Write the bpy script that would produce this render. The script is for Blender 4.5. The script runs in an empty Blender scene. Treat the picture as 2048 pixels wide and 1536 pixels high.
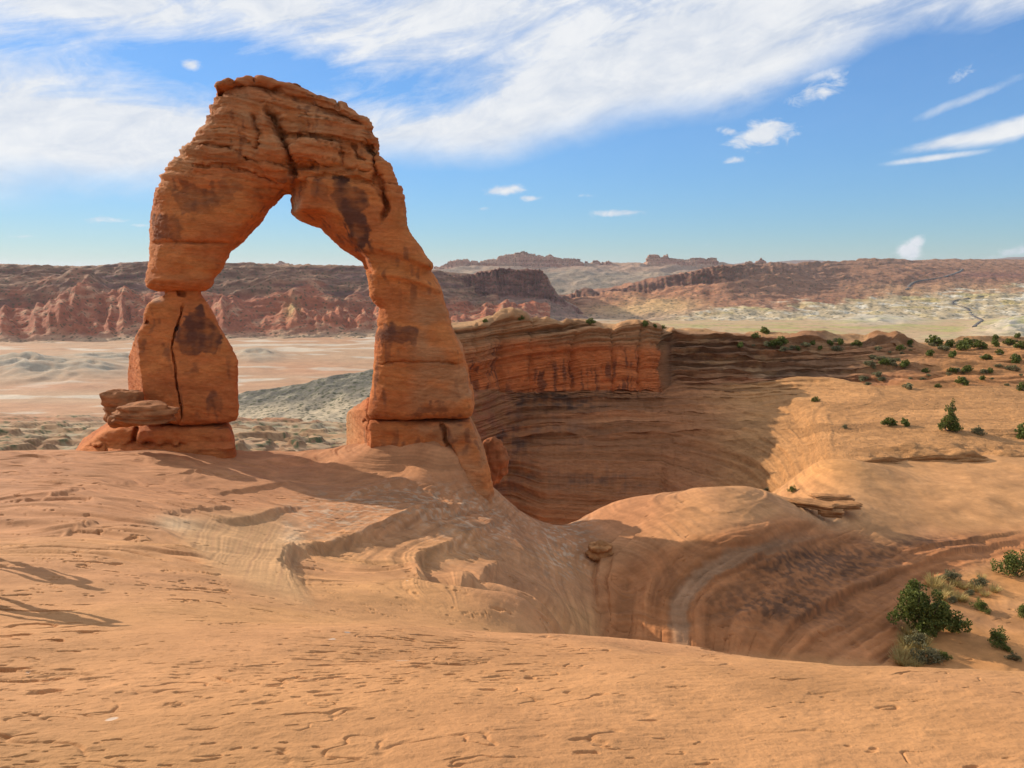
import bpy, math, random
import numpy as np
from mathutils import Vector
random.seed(7); np.random.seed(7)
S = bpy.context.scene
COL = S.collection
R = math.radians
F32 = np.float32

# ------------------------------------------------------------------ camera
FPX, PITCH = 1500.0, R(8.46)          # focal length in photo pixels, downward tilt
CP, SP = math.cos(PITCH), math.sin(PITCH)
cam_d = bpy.data.cameras.new('camera'); cam_d.sensor_width = 36.0
cam_d.lens = 36.0*FPX/2048.0; cam_d.clip_start = 0.05; cam_d.clip_end = 60000
cam = bpy.data.objects.new('camera', cam_d); COL.objects.link(cam)
cam.location = (0, 0, 0); cam.rotation_euler = (math.pi/2 - PITCH, 0, 0)
S.camera = cam

# ------------------------------------------------------------------ light and exposure
SUN_AZ, SUN_EL = R(-53.0), R(20.5)     # azimuth from +Y towards +X
to_sun = Vector((math.sin(SUN_AZ)*math.cos(SUN_EL), math.cos(SUN_AZ)*math.cos(SUN_EL), math.sin(SUN_EL)))
sl = bpy.data.lights.new('sun', 'SUN'); sl.energy = 3.9; sl.angle = R(0.5); sl.color = (1.0, 0.86, 0.68)
sun = bpy.data.objects.new('sun', sl); COL.objects.link(sun)
sun.rotation_euler = (-to_sun).to_track_quat('-Z', 'Y').to_euler()
S.view_settings.view_transform = 'Standard'; S.view_settings.look = 'None'
S.view_settings.gamma = 1.0; S.view_settings.exposure = 0.60
S.cycles.max_bounces = 6; S.cycles.diffuse_bounces = 4; S.cycles.volume_bounces = 0

def P2A(u, v):
    """azimuth and elevation of a photo pixel"""
    x, y = (u-1024.0)/FPX, (768.0-v)/FPX
    d = np.array([x, CP + y*SP, -SP + y*CP]); d /= np.linalg.norm(d)
    return math.atan2(d[0], d[1]), math.asin(d[2])

def build_world():
    w = bpy.data.worlds.new("World"); S.world = w; w.use_nodes = True
    nt = w.node_tree; nt.nodes.clear(); L = nt.links.new
    def nd(t, **k):
        n = nt.nodes.new(t)
        for a, b in k.items(): setattr(n, a, b)
        return n
    def M(op, a, b=None, c=None, clamp=False):
        n = nd('ShaderNodeMath', operation=op, use_clamp=clamp)
        for i, x in enumerate((a, b, c)):
            if x is None: continue
            if isinstance(x, (int, float)): n.inputs[i].default_value = x
            else: L(x, n.inputs[i])
        return n.outputs[0]
    def ss(x, lo, hi):
        n = nd('ShaderNodeMapRange', interpolation_type='SMOOTHSTEP')
        L(x, n.inputs[0]); n.inputs[1].default_value = lo; n.inputs[2].default_value = hi
        return n.outputs[0]
    tc = nd('ShaderNodeTexCoord'); sx = nd('ShaderNodeSeparateXYZ'); L(tc.outputs['Generated'], sx.inputs[0])
    az = M('ARCTAN2', sx.outputs[0], sx.outputs[1]); el = M('ARCSINE', sx.outputs[2])
    def comb(a, b, c=0.0):
        n = nd('ShaderNodeCombineXYZ')
        for i, x in enumerate((a, b, c)):
            if isinstance(x, (int, float)): n.inputs[i].default_value = x
            else: L(x, n.inputs[i])
        return n.outputs[0]
    def noise(vec, scale, detail=5, rough=0.55, dist=0.0):
        n = nd('ShaderNodeTexNoise'); L(vec, n.inputs['Vector'])
        n.inputs['Scale'].default_value = scale; n.inputs['Detail'].default_value = detail
        n.inputs['Roughness'].default_value = rough; n.inputs['Distortion'].default_value = dist
        return n.outputs[0]
    # streak frame: along the cirrus (rising to the right) and across it
    ca, sa = math.cos(R(16)), math.sin(R(16))
    along = M('ADD', M('MULTIPLY', az, ca), M('MULTIPLY', el, sa))
    across = M('SUBTRACT', M('MULTIPLY', el, ca), M('MULTIPLY', az, sa))
    streak = noise(comb(M('MULTIPLY', along, 3.0), M('MULTIPLY', across, 15.0)), 1.5, 9, 0.66, 0.9)
    fluff = noise(comb(M('MULTIPLY', along, 10.0), M('MULTIPLY', across, 22.0), 3.3), 1.5, 9, 0.68, 0.5)
    warp = noise(comb(M('MULTIPLY', az, 5.0), M('MULTIPLY', el, 9.0), 8.0), 1.6, 5, 0.6)
    # lower edge of the big cirrus sheet as a curve of azimuth
    fc = nd('ShaderNodeFloatCurve'); azn = nd('ShaderNodeMapRange'); L(az, azn.inputs[0])
    azn.inputs[1].default_value = -0.9; azn.inputs[2].default_value = 0.9
    L(azn.outputs[0], fc.inputs['Value'])
    pts = [(-700, 400), (0, 392), (250, 386), (420, 372), (790, 332), (1000, 324), (1130, 285), (1270, 252), (1430, 236), (1540, 205), (1620, 150), (1700, 112), (1800, 60), (2048, 75), (2600, 90)]
    c = fc.mapping.curves[0]
    P = []
    for u, v in pts:
        a, e = P2A(u, v); P.append(((a+0.9)/1.8, e/0.8))
    P = [(0.0, P[0][1])] + P + [(1.0, P[-1][1])]
    c.points[0].location = P[0]; c.points[1].location = P[-1]
    for p in P[1:-1]: c.points.new(*p)
    for p in c.points: p.handle_type = 'AUTO_CLAMPED'
    fc.mapping.update()
    edge = M('MULTIPLY', fc.outputs[0], 0.8)
    dl = M('ADD', M('SUBTRACT', el, edge), M('MULTIPLY', M('SUBTRACT', warp, 0.5), 0.05))
    sheet = ss(dl, -0.020, 0.045)
    dens = M('ADD', M('MULTIPLY', M('SUBTRACT', streak, 0.5), 2.0), 0.76)
    dens = M('ADD', dens, M('MULTIPLY', M('SUBTRACT', fluff, 0.5), 0.9))
    def blob(u, v, su, sv, rot=0.0, soft=True):
        a0, e0 = P2A(u, v); ra, rb = su/FPX, sv/FPX
        cr, sr = math.cos(R(rot)), math.sin(R(rot))
        x = M('SUBTRACT', az, a0); y = M('SUBTRACT', el, e0)
        p = M('DIVIDE', M('ADD', M('MULTIPLY', x, cr), M('MULTIPLY', y, sr)), ra)
        q = M('DIVIDE', M('SUBTRACT', M('MULTIPLY', y, cr), M('MULTIPLY', x, sr)), rb)
        r2 = M('ADD', M('MULTIPLY', p, p), M('MULTIPLY', q, q))
        return M('EXPONENT', M('MULTIPLY', r2, -1.0))
    # gaps (blue lanes) and dense bodies inside the sheet
    for (u, v, su, sv, rot, k) in [
        (320, 108, 380, 58, -4, -0.95), (700, 165, 380, 34, -6, -0.32), (70, 250, 120, 60, 0, -0.15),
        (1900, 150, 260, 60, 12, -1.2), (820, 240, 200, 40, 10, -0.15), (500, 60, 120, 30, 0, -0.2),
        (160, 25, 260, 42, 0, 0.9), (600, 25, 130, 40, -10, 0.35), (910, 18, 90, 26, 0, 0.5),
        (110, 310, 330, 90, 0, 0.9), (940, 285, 300, 55, 8, 0.7), (1250, 180, 330, 85, 18, 0.75), (1550, 60, 300, 70, 12, 0.25)]:
        dens = M('ADD', dens, M('MULTIPLY', blob(u, v, su, sv, rot), k))
    dens = M('MULTIPLY', M('MULTIPLY', M('MAXIMUM', M('MINIMUM', dens, 1.0), 0.0), 0.97), sheet)
    # small separate clouds
    sm = None
    for (u, v, su, sv, rot, k) in [
        (1525, 268, 62, 24, 8, 1.25), (1462, 264, 28, 9, -10, 0.9), (1632, 188, 48, 17, 12, 1.0), (1472, 321, 30, 9, 0, 0.75),
        (1640, 155, 60, 14, 10, 0.6), (1700, 95, 70, 26, 25, 0.55), 
        (1925, 150, 30, 12, 15, 0.6),
        (1015, 381, 42, 11, 3, 1.1), (1060, 397, 32, 7, 0, 1.0), (1228, 427, 56, 8, 0, 1.05), (1178, 391, 30, 5, 0, 0.6), (968, 417, 16, 5, 0, 0.6),
        (384, 132, 18, 12, 0, 1.0), (215, 441, 42, 7, 2, 1.0), (280, 451, 22, 4, 0, 0.7), (55, 473, 40, 4, 0, 0.6),
        (1820, 503, 20, 22, 20, 1.3), (1832, 484, 15, 14, 0, 1.2), (2040, 503, 50, 12, 12, 0.9), (40, 524, 60, 5, 0, 0.7), (150, 526, 60, 4, 0, 0.5), (1415, 490, 14, 4, 0, .5),
        (130, 112, 70, 14, -12, 0.5), (560, 205, 120, 10, -8, 0.3)]:
        b = M('MULTIPLY', blob(u, v, su, sv, rot), k)
        sm = b if sm is None else M('MAXIMUM', sm, b)
    puff = noise(comb(M('MULTIPLY', az, 34.0), M('MULTIPLY', el, 60.0), 1.0), 1.0, 9, 0.68, 0.5)
    sm = ss(M('ADD', sm, M('MULTIPLY', M('SUBTRACT', puff, 0.5), 2.2)), 0.30, 1.25)
    st2 = None
    for (u, v, su, sv, rot, k) in [(1935, 276, 110, 13, 8, .95), (2030, 256, 110, 18, 11, 1.1), (1865, 316, 85, 7, 4, .9), (1930, 200, 100, 12, 18, .6), (1640, 150, 70, 12, 14, .6)]:
        b = M('MULTIPLY', blob(u, v, su, sv, rot), k); st2 = b if st2 is None else M('MAXIMUM', st2, b)
    st2 = ss(M('ADD', st2, M('MULTIPLY', M('SUBTRACT', fluff, 0.5), 0.8)), 0.2, 1.0)
    sm = M('MAXIMUM', sm, st2)
    thin = M('MULTIPLY', ss(el, 0.0, 0.2), 0.05)
    alpha = M('MINIMUM', M('MAXIMUM', M('MAXIMUM', dens, sm), thin), 0.96)
    sky = nd('ShaderNodeTexSky', sky_type='NISHITA'); sky.sun_disc = False
    sky.sun_elevation = SUN_EL; sky.sun_rotation = SUN_AZ
    sky.altitude = 1400; sky.air_density = 1.0; sky.dust_density = 0.15; sky.ozone_density = 3.0
    hs = nd('ShaderNodeHueSaturation'); hs.inputs['Saturation'].default_value = 1.08; hs.inputs['Value'].default_value = 1.17
    bw = nd('ShaderNodeRGBToBW'); L(sky.outputs[0], bw.inputs[0])
    sc = M('DIVIDE', 1.0, M('ADD', 1.0, M('MULTIPLY', bw.outputs[0], 0.22)))
    vs = nd('ShaderNodeVectorMath', operation='SCALE'); L(sky.outputs[0], vs.inputs[0]); L(sc, vs.inputs['Scale'])
    tint = nd('ShaderNodeVectorMath', operation='MULTIPLY'); L(vs.outputs[0], tint.inputs[0]); tint.inputs[1].default_value = (0.80, 0.97, 1.12)
    L(tint.outputs[0], hs.inputs['Color'])
    cc = nd('ShaderNodeMix', data_type='RGBA')
    L(ss(M('ADD', fluff, M('MULTIPLY', streak, 0.6)), 0.5, 1.05), cc.inputs[0])
    cc.inputs[6].default_value = (3.3, 3.6, 4.1, 1); cc.inputs[7].default_value = (4.6, 4.65, 4.7, 1)
    mx = nd('ShaderNodeMix', data_type='RGBA')
    L(alpha, mx.inputs[0]); L(hs.outputs[0], mx.inputs[6]); L(cc.outputs[2], mx.inputs[7])
    bg = nd('ShaderNodeBackground'); bg.inputs[1].default_value = 0.13; L(mx.outputs[2], bg.inputs[0])
    out = nd('ShaderNodeOutputWorld'); L(bg.outputs[0], out.inputs[0])
build_world()

# ------------------------------------------------------------------ maths helpers
_rs = np.random.RandomState(11)
_perm = np.concatenate([_rs.permutation(256)]*3).astype(np.int32)
_g = _rs.normal(size=(256, 3)); _g = (_g/np.linalg.norm(_g, axis=1)[:, None]).astype(F32)
_gx, _gy, _gz = _g[:, 0].copy(), _g[:, 1].copy(), _g[:, 2].copy()
def N3(x, y, z=0.0, seed=0):
    x, y, z = np.broadcast_arrays(np.asarray(x, F32), np.asarray(y, F32), np.asarray(z, F32) + F32(seed*17.31))
    xi, yi, zi = np.floor(x), np.floor(y), np.floor(z)
    fx, fy, fz = x-xi, y-yi, z-zi
    X, Y, Z = xi.astype(np.int32) & 255, yi.astype(np.int32) & 255, zi.astype(np.int32) & 255
    def f(t): return t*t*t*(t*(t*6-15)+10)
    a, b, c = f(fx), f(fy), f(fz)
    out = 0
    for i in (0, 1):
        p1 = _perm[X+i]; wx = a if i else 1-a
        for j in (0, 1):
            p2 = _perm[p1+Y+j]; wy = b if j else 1-b
            for k in (0, 1):
                h = _perm[p2+Z+k] & 255; wz = c if k else 1-c
                out = out + wx*wy*wz*(_gx[h]*(fx-i) + _gy[h]*(fy-j) + _gz[h]*(fz-k))
    return out*1.5
def fbm(x, y, z=0.0, octv=4, seed=0, gain=0.5, lac=2.03):
    s, a, f = 0, 1.0, 1.0
    for i in range(octv):
        s = s + a*N3(np.asarray(x)*f, np.asarray(y)*f, np.asarray(z)*f, seed+i*3); a *= gain; f *= lac
    return s
def sst(x, lo, hi):
    t = np.clip((x-lo)/(hi-lo), 0, 1); return t*t*(3-2*t)
def lerp(a, b, t):
    t = np.asarray(t)[..., None]; return np.asarray(a)*(1-t) + np.asarray(b)*t
def ray(u, v):
    x, y = (np.asarray(u, float)-1024)/FPX, (768-np.asarray(v, float))/FPX
    return x, CP + y*SP, -SP + y*CP
def pix(u, v, d):
    x, y, z = ray(u, v); t = d/y
    return np.stack([x*t, np.broadcast_to(d, np.shape(x*t)), z*t], -1)
def proj(P):
    """world -> photo pixel"""
    x, y, z = P[..., 0], P[..., 1], P[..., 2]
    w = np.maximum(y*CP - z*SP, 1e-3); h = y*SP + z*CP
    return 1024 + FPX*x/w, 768 - FPX*h/w
def seg_dist(px, py, poly, closed=False):
    """distance, signed side (left of travel > 0) and travel parameter (0..1) to a polyline"""
    poly = np.asarray(poly, float); n = len(poly)
    best = np.full(np.shape(px), 1e9); side = np.zeros(np.shape(px)); tt = np.zeros(np.shape(px))
    rng = range(n if closed else n-1)
    L = np.concatenate([[0], np.cumsum(np.linalg.norm(np.diff(poly, axis=0), axis=1))])
    for i in rng:
        a, b = poly[i], poly[(i+1) % n]; ab = b-a; l2 = (ab**2).sum() + 1e-12
        t = np.clip(((px-a[0])*ab[0] + (py-a[1])*ab[1])/l2, 0, 1)
        dx, dy = px-a[0]-t*ab[0], py-a[1]-t*ab[1]
        d = np.hypot(dx, dy); m = d < best
        best = np.where(m, d, best); side = np.where(m, np.sign(ab[0]*dy - ab[1]*dx), side)
        if not closed: tt = np.where(m, (L[i] + t*math.sqrt(l2))/L[-1], tt)
    return best, side, tt
def inside(px, py, poly):
    poly = np.asarray(poly, float); n = len(poly); c = np.zeros(np.shape(px), bool)
    for i in range(n):
        (x0, y0), (x1, y1) = poly[i], poly[(i+1) % n]
        if y0 == y1: continue
        c ^= ((y0 > py) != (y1 > py)) & (px < (x1-x0)*(py-y0)/(y1-y0) + x0)
    return c
def poly_mask(u, v, poly, soft):
    d = seg_dist(u, v, poly, True)[0]; s = np.where(inside(u, v, poly), d, -d)
    return sst(s, -soft, soft)
def gmask(u, v, cu, cv, su, sv): return np.exp(-((u-cu)/su)**2 - ((v-cv)/sv)**2)

# ------------------------------------------------------------------ mesh and object helpers
def mesh_from(name, V, Fq, col=None, smooth=True):
    V = np.asarray(V, F32).reshape(-1, 3); Fq = np.asarray(Fq, np.int32); k = Fq.shape[1]
    me = bpy.data.meshes.new(name)
    me.vertices.add(len(V)); me.vertices.foreach_set('co', V.ravel())
    me.loops.add(Fq.size); me.loops.foreach_set('vertex_index', Fq.ravel())
    me.polygons.add(len(Fq)); me.polygons.foreach_set('loop_start', np.arange(0, Fq.size, k, dtype=np.int32))
    me.polygons.foreach_set('use_smooth', np.full(len(Fq), smooth, bool))
    if col is not None:
        ca = me.color_attributes.new('Col', 'FLOAT_COLOR', 'POINT')
        c4 = np.ones((len(V), 4), F32); c4[:, :3] = np.clip(np.asarray(col).reshape(-1, 3), 0.01, 0.95); ca.data.foreach_set('color', c4.ravel())
    me.update(calc_edges=True); me.validate()
    return me
def grid_faces(nu, nv):
    i = np.arange((nu-1)*(nv-1)); r, c = i//(nv-1), i % (nv-1); a = r*nv + c
    return np.stack([a, a+nv, a+nv+1, a+1], -1)
def link(name, me, mat=None, parent=None):
    o = bpy.data.objects.new(name, me); COL.objects.link(o)
    if mat and me is not None: me.materials.append(mat)
    if parent: o.parent = parent
    return o
def tag(o, label=None, cat=None, group=None, kind=None):
    if label: o['label'] = label
    if cat: o['category'] = cat
    if group: o['group'] = group
    if kind: o['kind'] = kind
    return o
def normals_grid(P):
    du = np.gradient(P, axis=0); dv = np.gradient(P, axis=1)
    n = np.cross(du, dv); return n/(np.linalg.norm(n, axis=-1, keepdims=True) + 1e-9)

# ------------------------------------------------------------------ materials
def rock_mat(name, scale=1.0, var=0.35, bump=0.4, speck=0.0, rough=0.92, bump_dist=0.02, zs=1.0, strata=0.0):
    """vertex colour (the rock's own colour) broken up by fine noise, plus bump"""
    m = bpy.data.materials.new(name); m.use_nodes = True; nt = m.node_tree; L = nt.links.new
    b = nt.nodes['Principled BSDF']; b.inputs['Roughness'].default_value = rough
    b.inputs['Specular IOR Level'].default_value = 0.15
    at = nt.nodes.new('ShaderNodeAttribute'); at.attribute_name = 'Col'
    tc = nt.nodes.new('ShaderNodeTexCoord'); mp = nt.nodes.new('ShaderNodeMapping')
    mp.inputs['Scale'].default_value = (1, 1, zs); L(tc.outputs['Object'], mp.inputs['Vector'])
    def noise(s, d, r=0.6):
        n = nt.nodes.new('ShaderNodeTexNoise'); n.inputs['Scale'].default_value = s
        n.inputs['Detail'].default_value = d; n.inputs['Roughness'].default_value = r
        L(mp.outputs[0], n.inputs['Vector']); return n.outputs[0]
    n1, n2 = noise(2.2*scale, 6, 0.65), noise(16*scale, 5, 0.7)
    mr = nt.nodes.new('ShaderNodeMapRange'); mr.inputs[1].default_value = 0.25; mr.inputs[2].default_value = 0.75
    mr.inputs[3].default_value = 1-var; mr.inputs[4].default_value = 1+var; L(n1, mr.inputs[0])
    mr2 = nt.nodes.new('ShaderNodeMapRange'); mr2.inputs[1].default_value = 0.25; mr2.inputs[2].default_value = 0.75
    mr2.inputs[3].default_value = 1-var*0.7; mr2.inputs[4].default_value = 1+var*0.7; L(n2, mr2.inputs[0])
    mu = nt.nodes.new('ShaderNodeMath'); mu.operation = 'MULTIPLY'; L(mr.outputs[0], mu.inputs[0]); L(mr2.outputs[0], mu.inputs[1])
    vm = nt.nodes.new('ShaderNodeVectorMath'); vm.operation = 'SCALE'; L(at.outputs['Color'], vm.inputs[0]); L(mu.outputs[0], vm.inputs['Scale'])
    colout = vm.outputs[0]
    if speck > 0:      # scattered desert scrub too small to model
        n3 = nt.nodes.new('ShaderNodeTexVoronoi'); n3.inputs['Scale'].default_value = speck; L(tc.outputs['Object'], n3.inputs['Vector'])
        r3 = nt.nodes.new('ShaderNodeMapRange'); r3.inputs[1].default_value = 0.22; r3.inputs[2].default_value = 0.34; r3.inputs[3].default_value = 0.75; r3.inputs[4].default_value = 0
        L(n3.outputs['Distance'], r3.inputs[0])
        mx = nt.nodes.new('ShaderNodeMix'); mx.data_type = 'RGBA'; L(r3.outputs[0], mx.inputs[0]); L(colout, mx.inputs[6]); mx.inputs[7].default_value = (0.07, 0.075, 0.035, 1)
        colout = mx.outputs[2]
    L(colout, b.inputs['Base Color'])
    if bump > 0:
        ad = nt.nodes.new('ShaderNodeMath'); ad.operation = 'MULTIPLY_ADD'; L(n1, ad.inputs[0]); ad.inputs[1].default_value = 1.6; L(n2, ad.inputs[2])
        if strata > 0:
            m2 = nt.nodes.new('ShaderNodeMapping'); m2.inputs['Scale'].default_value = (.22, .22, 2.6); L(tc.outputs['Object'], m2.inputs['Vector'])
            for k_, sc_ in ((1.0, .7), (.6, 2.1)):
                n5 = nt.nodes.new('ShaderNodeTexNoise'); n5.inputs['Scale'].default_value = sc_*scale; n5.inputs['Detail'].default_value = 5; n5.inputs['Roughness'].default_value = .55; n5.inputs['Distortion'].default_value = .5
                L(m2.outputs[0], n5.inputs['Vector'])
                ab = nt.nodes.new('ShaderNodeMath'); ab.operation = 'PINGPONG'; ab.inputs[1].default_value = .06; L(n5.outputs[0], ab.inputs[0])
                r5 = nt.nodes.new('ShaderNodeMapRange'); r5.inputs[1].default_value = 0; r5.inputs[2].default_value = .014; r5.inputs[3].default_value = -1; r5.inputs[4].default_value = 0; L(ab.outputs[0], r5.inputs[0])
                a5 = nt.nodes.new('ShaderNodeMath'); a5.operation = 'MULTIPLY_ADD'; L(r5.outputs[0], a5.inputs[0]); a5.inputs[1].default_value = strata*k_; L(ad.outputs[0], a5.inputs[2]); ad = a5
        bp = nt.nodes.new('ShaderNodeBump'); bp.inputs['Strength'].default_value = bump; bp.inputs['Distance'].default_value = bump_dist
        L(ad.outputs[0], bp.inputs['Height']); L(bp.outputs[0], b.inputs['Normal'])
    return m
def plain_mat(name, c, rough=0.9, var=0.3, scale=8.0, trans=None):
    m = bpy.data.materials.new(name); m.use_nodes = True; nt = m.node_tree; L = nt.links.new
    b = nt.nodes['Principled BSDF']; b.inputs['Roughness'].default_value = rough; b.inputs['Specular IOR Level'].default_value = 0.2
    tc = nt.nodes.new('ShaderNodeTexCoord'); n = nt.nodes.new('ShaderNodeTexNoise'); n.inputs['Scale'].default_value = scale; n.inputs['Detail'].default_value = 4
    L(tc.outputs['Object'], n.inputs['Vector'])
    cr = nt.nodes.new('ShaderNodeValToRGB'); e = cr.color_ramp.elements
    e[0].position = 0.3; e[1].position = 0.7
    e[0].color = (*[x*(1-var) for x in c], 1); e[1].color = (*[min(x*(1+var), 1) for x in c], 1)
    L(n.outputs[0], cr.inputs[0]); L(cr.outputs[0], b.inputs['Base Color'])
    return m
M_ground = rock_mat('slickrock', 1.6, 0.13, 0.5, 0, 0.9, 0.02)
M_arch = rock_mat('arch_sandstone', 1.3, 0.20, 0.75, 0, 0.92, 0.06, 2.5, 0.42)
M_cliff = rock_mat('cliff_sandstone', 0.5, 0.24, 0.8, 0, 0.94, 0.16, 3.0, 0.6)
M_mesa = rock_mat('mesa_rock', 0.018, 0.30, 0.6, 0.085, 0.96, 3.0, 2.5)
M_far = rock_mat('far_rock', 0.012, 0.28, 0.5, 0.06, 0.97, 4.0, 2.0)
M_floor = rock_mat('valley_soil', 0.02, 0.20, 0.3, 0.0, 0.97, 1.0)
M_scrubfloor = rock_mat('valley_scrub_soil', 0.06, 0.25, 0.5, 0.22, 0.97, 1.0)

# ------------------------------------------------------------------ near ground: slickrock bowl, one sheet
CP_PIX = []
def cpts(u, *vd): CP_PIX.extend((u, v, d) for v, d in vd)
near = ((1536, 2.35), (1450, 2.8), (1400, 3.15), (1350, 3.6))
for u in (-200, 200, 600, 1000, 1400, 1800, 2250): cpts(u, *near)
cpts(-350, (1300, 4.2), (1250, 5.2), (1200, 6.9), (1150, 9.2), (1100, 12.3), (1050, 16.5), (1000, 22.5), (950, 31), (912, 44))
cpts(0, (1300, 4.2), (1250, 5.2), (1200, 6.9), (1150, 9.2), (1100, 12.3), (1050, 16.5), (1000, 22.5), (950, 31), (907, 44))
cpts(200, (1300, 4.2), (1250, 5.3), (1200, 7.1), (1150, 9.8), (1100, 13.5), (1050, 18.3), (1000, 24.5), (950, 32.5), (903, 43))
cpts(400, (1300, 4.2), (1250, 5.4), (1200, 7.6), (1150, 11.5), (1100, 16.5), (1050, 21.8), (1000, 28), (950, 35), (905, 42))
cpts(600, (1300, 4.3), (1250, 5.8), (1208, 9.0), (1150, 16.5), (1100, 22), (1050, 27), (1000, 33), (960, 38), (930, 42))
cpts(800, (1300, 4.4), (1255, 6.2), (1228, 9.5), (1195, 15.5), (1150, 21.5), (1100, 26), (1050, 30.3), (1000, 34.7), (960, 38), (935, 40.2))
cpts(860, (960, 38.5), (925, 39.6), (895, 40.6), (872, 41.6))
cpts(790, (915, 40.4), (893, 41.4))
cpts(925, (985, 38.8), (950, 39.5), (915, 40.4))
cpts(965, (1002, 39.0))
cpts(715, (940, 39.8), (910, 41.2))
cpts(650, (927, 42))
cpts(1000, (1300, 4.7), (1265, 7.0), (1242, 10.5), (1218, 18), (1185, 24.5), (1130, 29.5), (1080, 33.3), (1040, 37), (1002, 40))
cpts(1110, (1300, 5.0), (1272, 7.2), (1254, 12), (1240, 19), (1200, 27.5), (1150, 32.5), (1100, 37), (1060, 41))
cpts(1230, (1300, 5.1), (1277, 6.8), (1268, 30.5), (1180, 35), (1090, 39.5), (1050, 41.5), (1007, 44.5))
cpts(1360, (1318, 5.7), (1290, 7.2), (1283, 30), (1200, 32.5), (1150, 34.5), (1100, 36.6), (1050, 38.6), (1000, 41.8), (984, 43.5))
cpts(1500, (1330, 5.3), (1306, 6.4), (1297, 30), (1200, 33), (1150, 35), (1110, 36), (1050, 38.4), (1000, 41.5), (979, 43.5))
cpts(1650, (1340, 5), (1324, 5.8), (1310, 29.5), (1250, 32), (1150, 37), (1100, 39.5), (1060, 41.3), (1035, 43.3), (1000, 47), (950, 54), (920, 58), (880, 66))
cpts(1800, (1338, 5.4), (1330, 30), (1240, 33.5), (1150, 38.3), (1100, 41.2), (1050, 45), (1000, 49.5), (950, 55), (920, 59), (880, 66))
cpts(2048, (1347, 5.2), (1330, 30), (1240, 33.8), (1180, 37), (1130, 40), (1090, 42.5), (1000, 49.5), (925, 58.5), (860, 69))
cpts(2350, (1350, 5.2), (1330, 30), (1240, 33.8), (1130, 40.3), (1090, 42.5), (1000, 49.5), (925, 58), (860, 69))
CPW = [pix(u, v, d) for u, v, d in CP_PIX]
CPW += [np.array(p, float) for p in [
    (0, .6, -1.58), (-.5, .6, -1.58), (.5, .6, -1.58), (0, 1.3, -1.58), (-1.1, 1.3, -1.58), (1.1, 1.3, -1.58), (-2, .8, -1.7), (2, .8, -1.7),
    (1.2, 12, -7.2), (2, 18, -11.6), (3.2, 24, -15.2), (4.2, 28, -15.9), (4, 12, -8.2), (6, 18, -13.2), (8, 24, -16.4), (4.5, 9, -6.1), (9, 16, -13), (12, 22, -16.6), (16, 26, -16.8), (12, 12, -10), (20, 20, -15), (7, 8.5, -5.6), (14, 9, -9), (24, 27, -16.8),
    (9, 50, -17.5), (14, 50, -16.2), (4, 50, -19), (-1, 47, -17.5), (20, 52, -16.6), (17, 60, -21), (8, 60, -25), (0, 55, -24), (-6, 50, -14.5), (-6, 55, -22), (-14, 50, -13.5), (-14, 56, -22), (-25, 52, -14.5), (-30, 60, -24), (-45, 62, -22), (-45, 45, -11.5), (-8, 70, -34), (10, 75, -30), (-30, 75, -36), (-60, 75, -36), (-55, 30, -9.5), (-35, 15, -6.5), (-20, 6, -4), (26, 62, -17.2), (60, 60, -15), (55, 75, -16), (40, 78, -18), (28, 76, -21), (70, 45, -15.5), (60, 30, -16.5), (40, 20, -15.5), (20, 5, -7)]]
CPW = np.array(CPW)
def tps_xy(x, y): return np.arctan2(x, y)*1.15, np.log(np.maximum(np.hypot(x, y), 0.4))
_a, _b = tps_xy(CPW[:, 0], CPW[:, 1])
def _phi(r2): return 0.5*r2*np.log(r2 + 1e-12)
_n = len(CPW); A = np.zeros((_n+3, _n+3))
A[:_n, :_n] = _phi((_a[:, None]-_a)**2 + (_b[:, None]-_b)**2) + np.eye(_n)*2e-4
A[:_n, _n:] = np.stack([np.ones(_n), _a, _b], 1); A[_n:, :_n] = A[:_n, _n:].T
_w = np.linalg.solve(A, np.concatenate([CPW[:, 2], [0, 0, 0]]))
def base_z(x, y):
    x, y = np.asarray(x, float), np.asarray(y, float); sh = x.shape
    a, b = tps_xy(x.ravel(), y.ravel()); a = np.clip(a, -1.45, 1.45)
    out = np.empty(a.size)
    for s in range(0, a.size, 100000):
        e = slice(s, s+100000)
        out[e] = _phi((a[e][:, None]-_a)**2 + (b[e][:, None]-_b)**2) @ _w[:_n] + _w[_n] + a[e]*_w[_n+1] + b[e]*_w[_n+2]
    return out.reshape(sh)
def hit(u, v, d0=8.0, d1=75.0, n=500):
    """first point where the pixel's ray meets the undetailed ground beyond distance d0"""
    x, y, z = ray(u, v); d = np.geomspace(d0, d1, n); t = d/y
    g = z*t - base_z(x*t, d); i = np.argmax(g < 0)
    if g[i] >= 0: i = n-1
    return np.array([x*t[i], d[i], z*t[i]])

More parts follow.
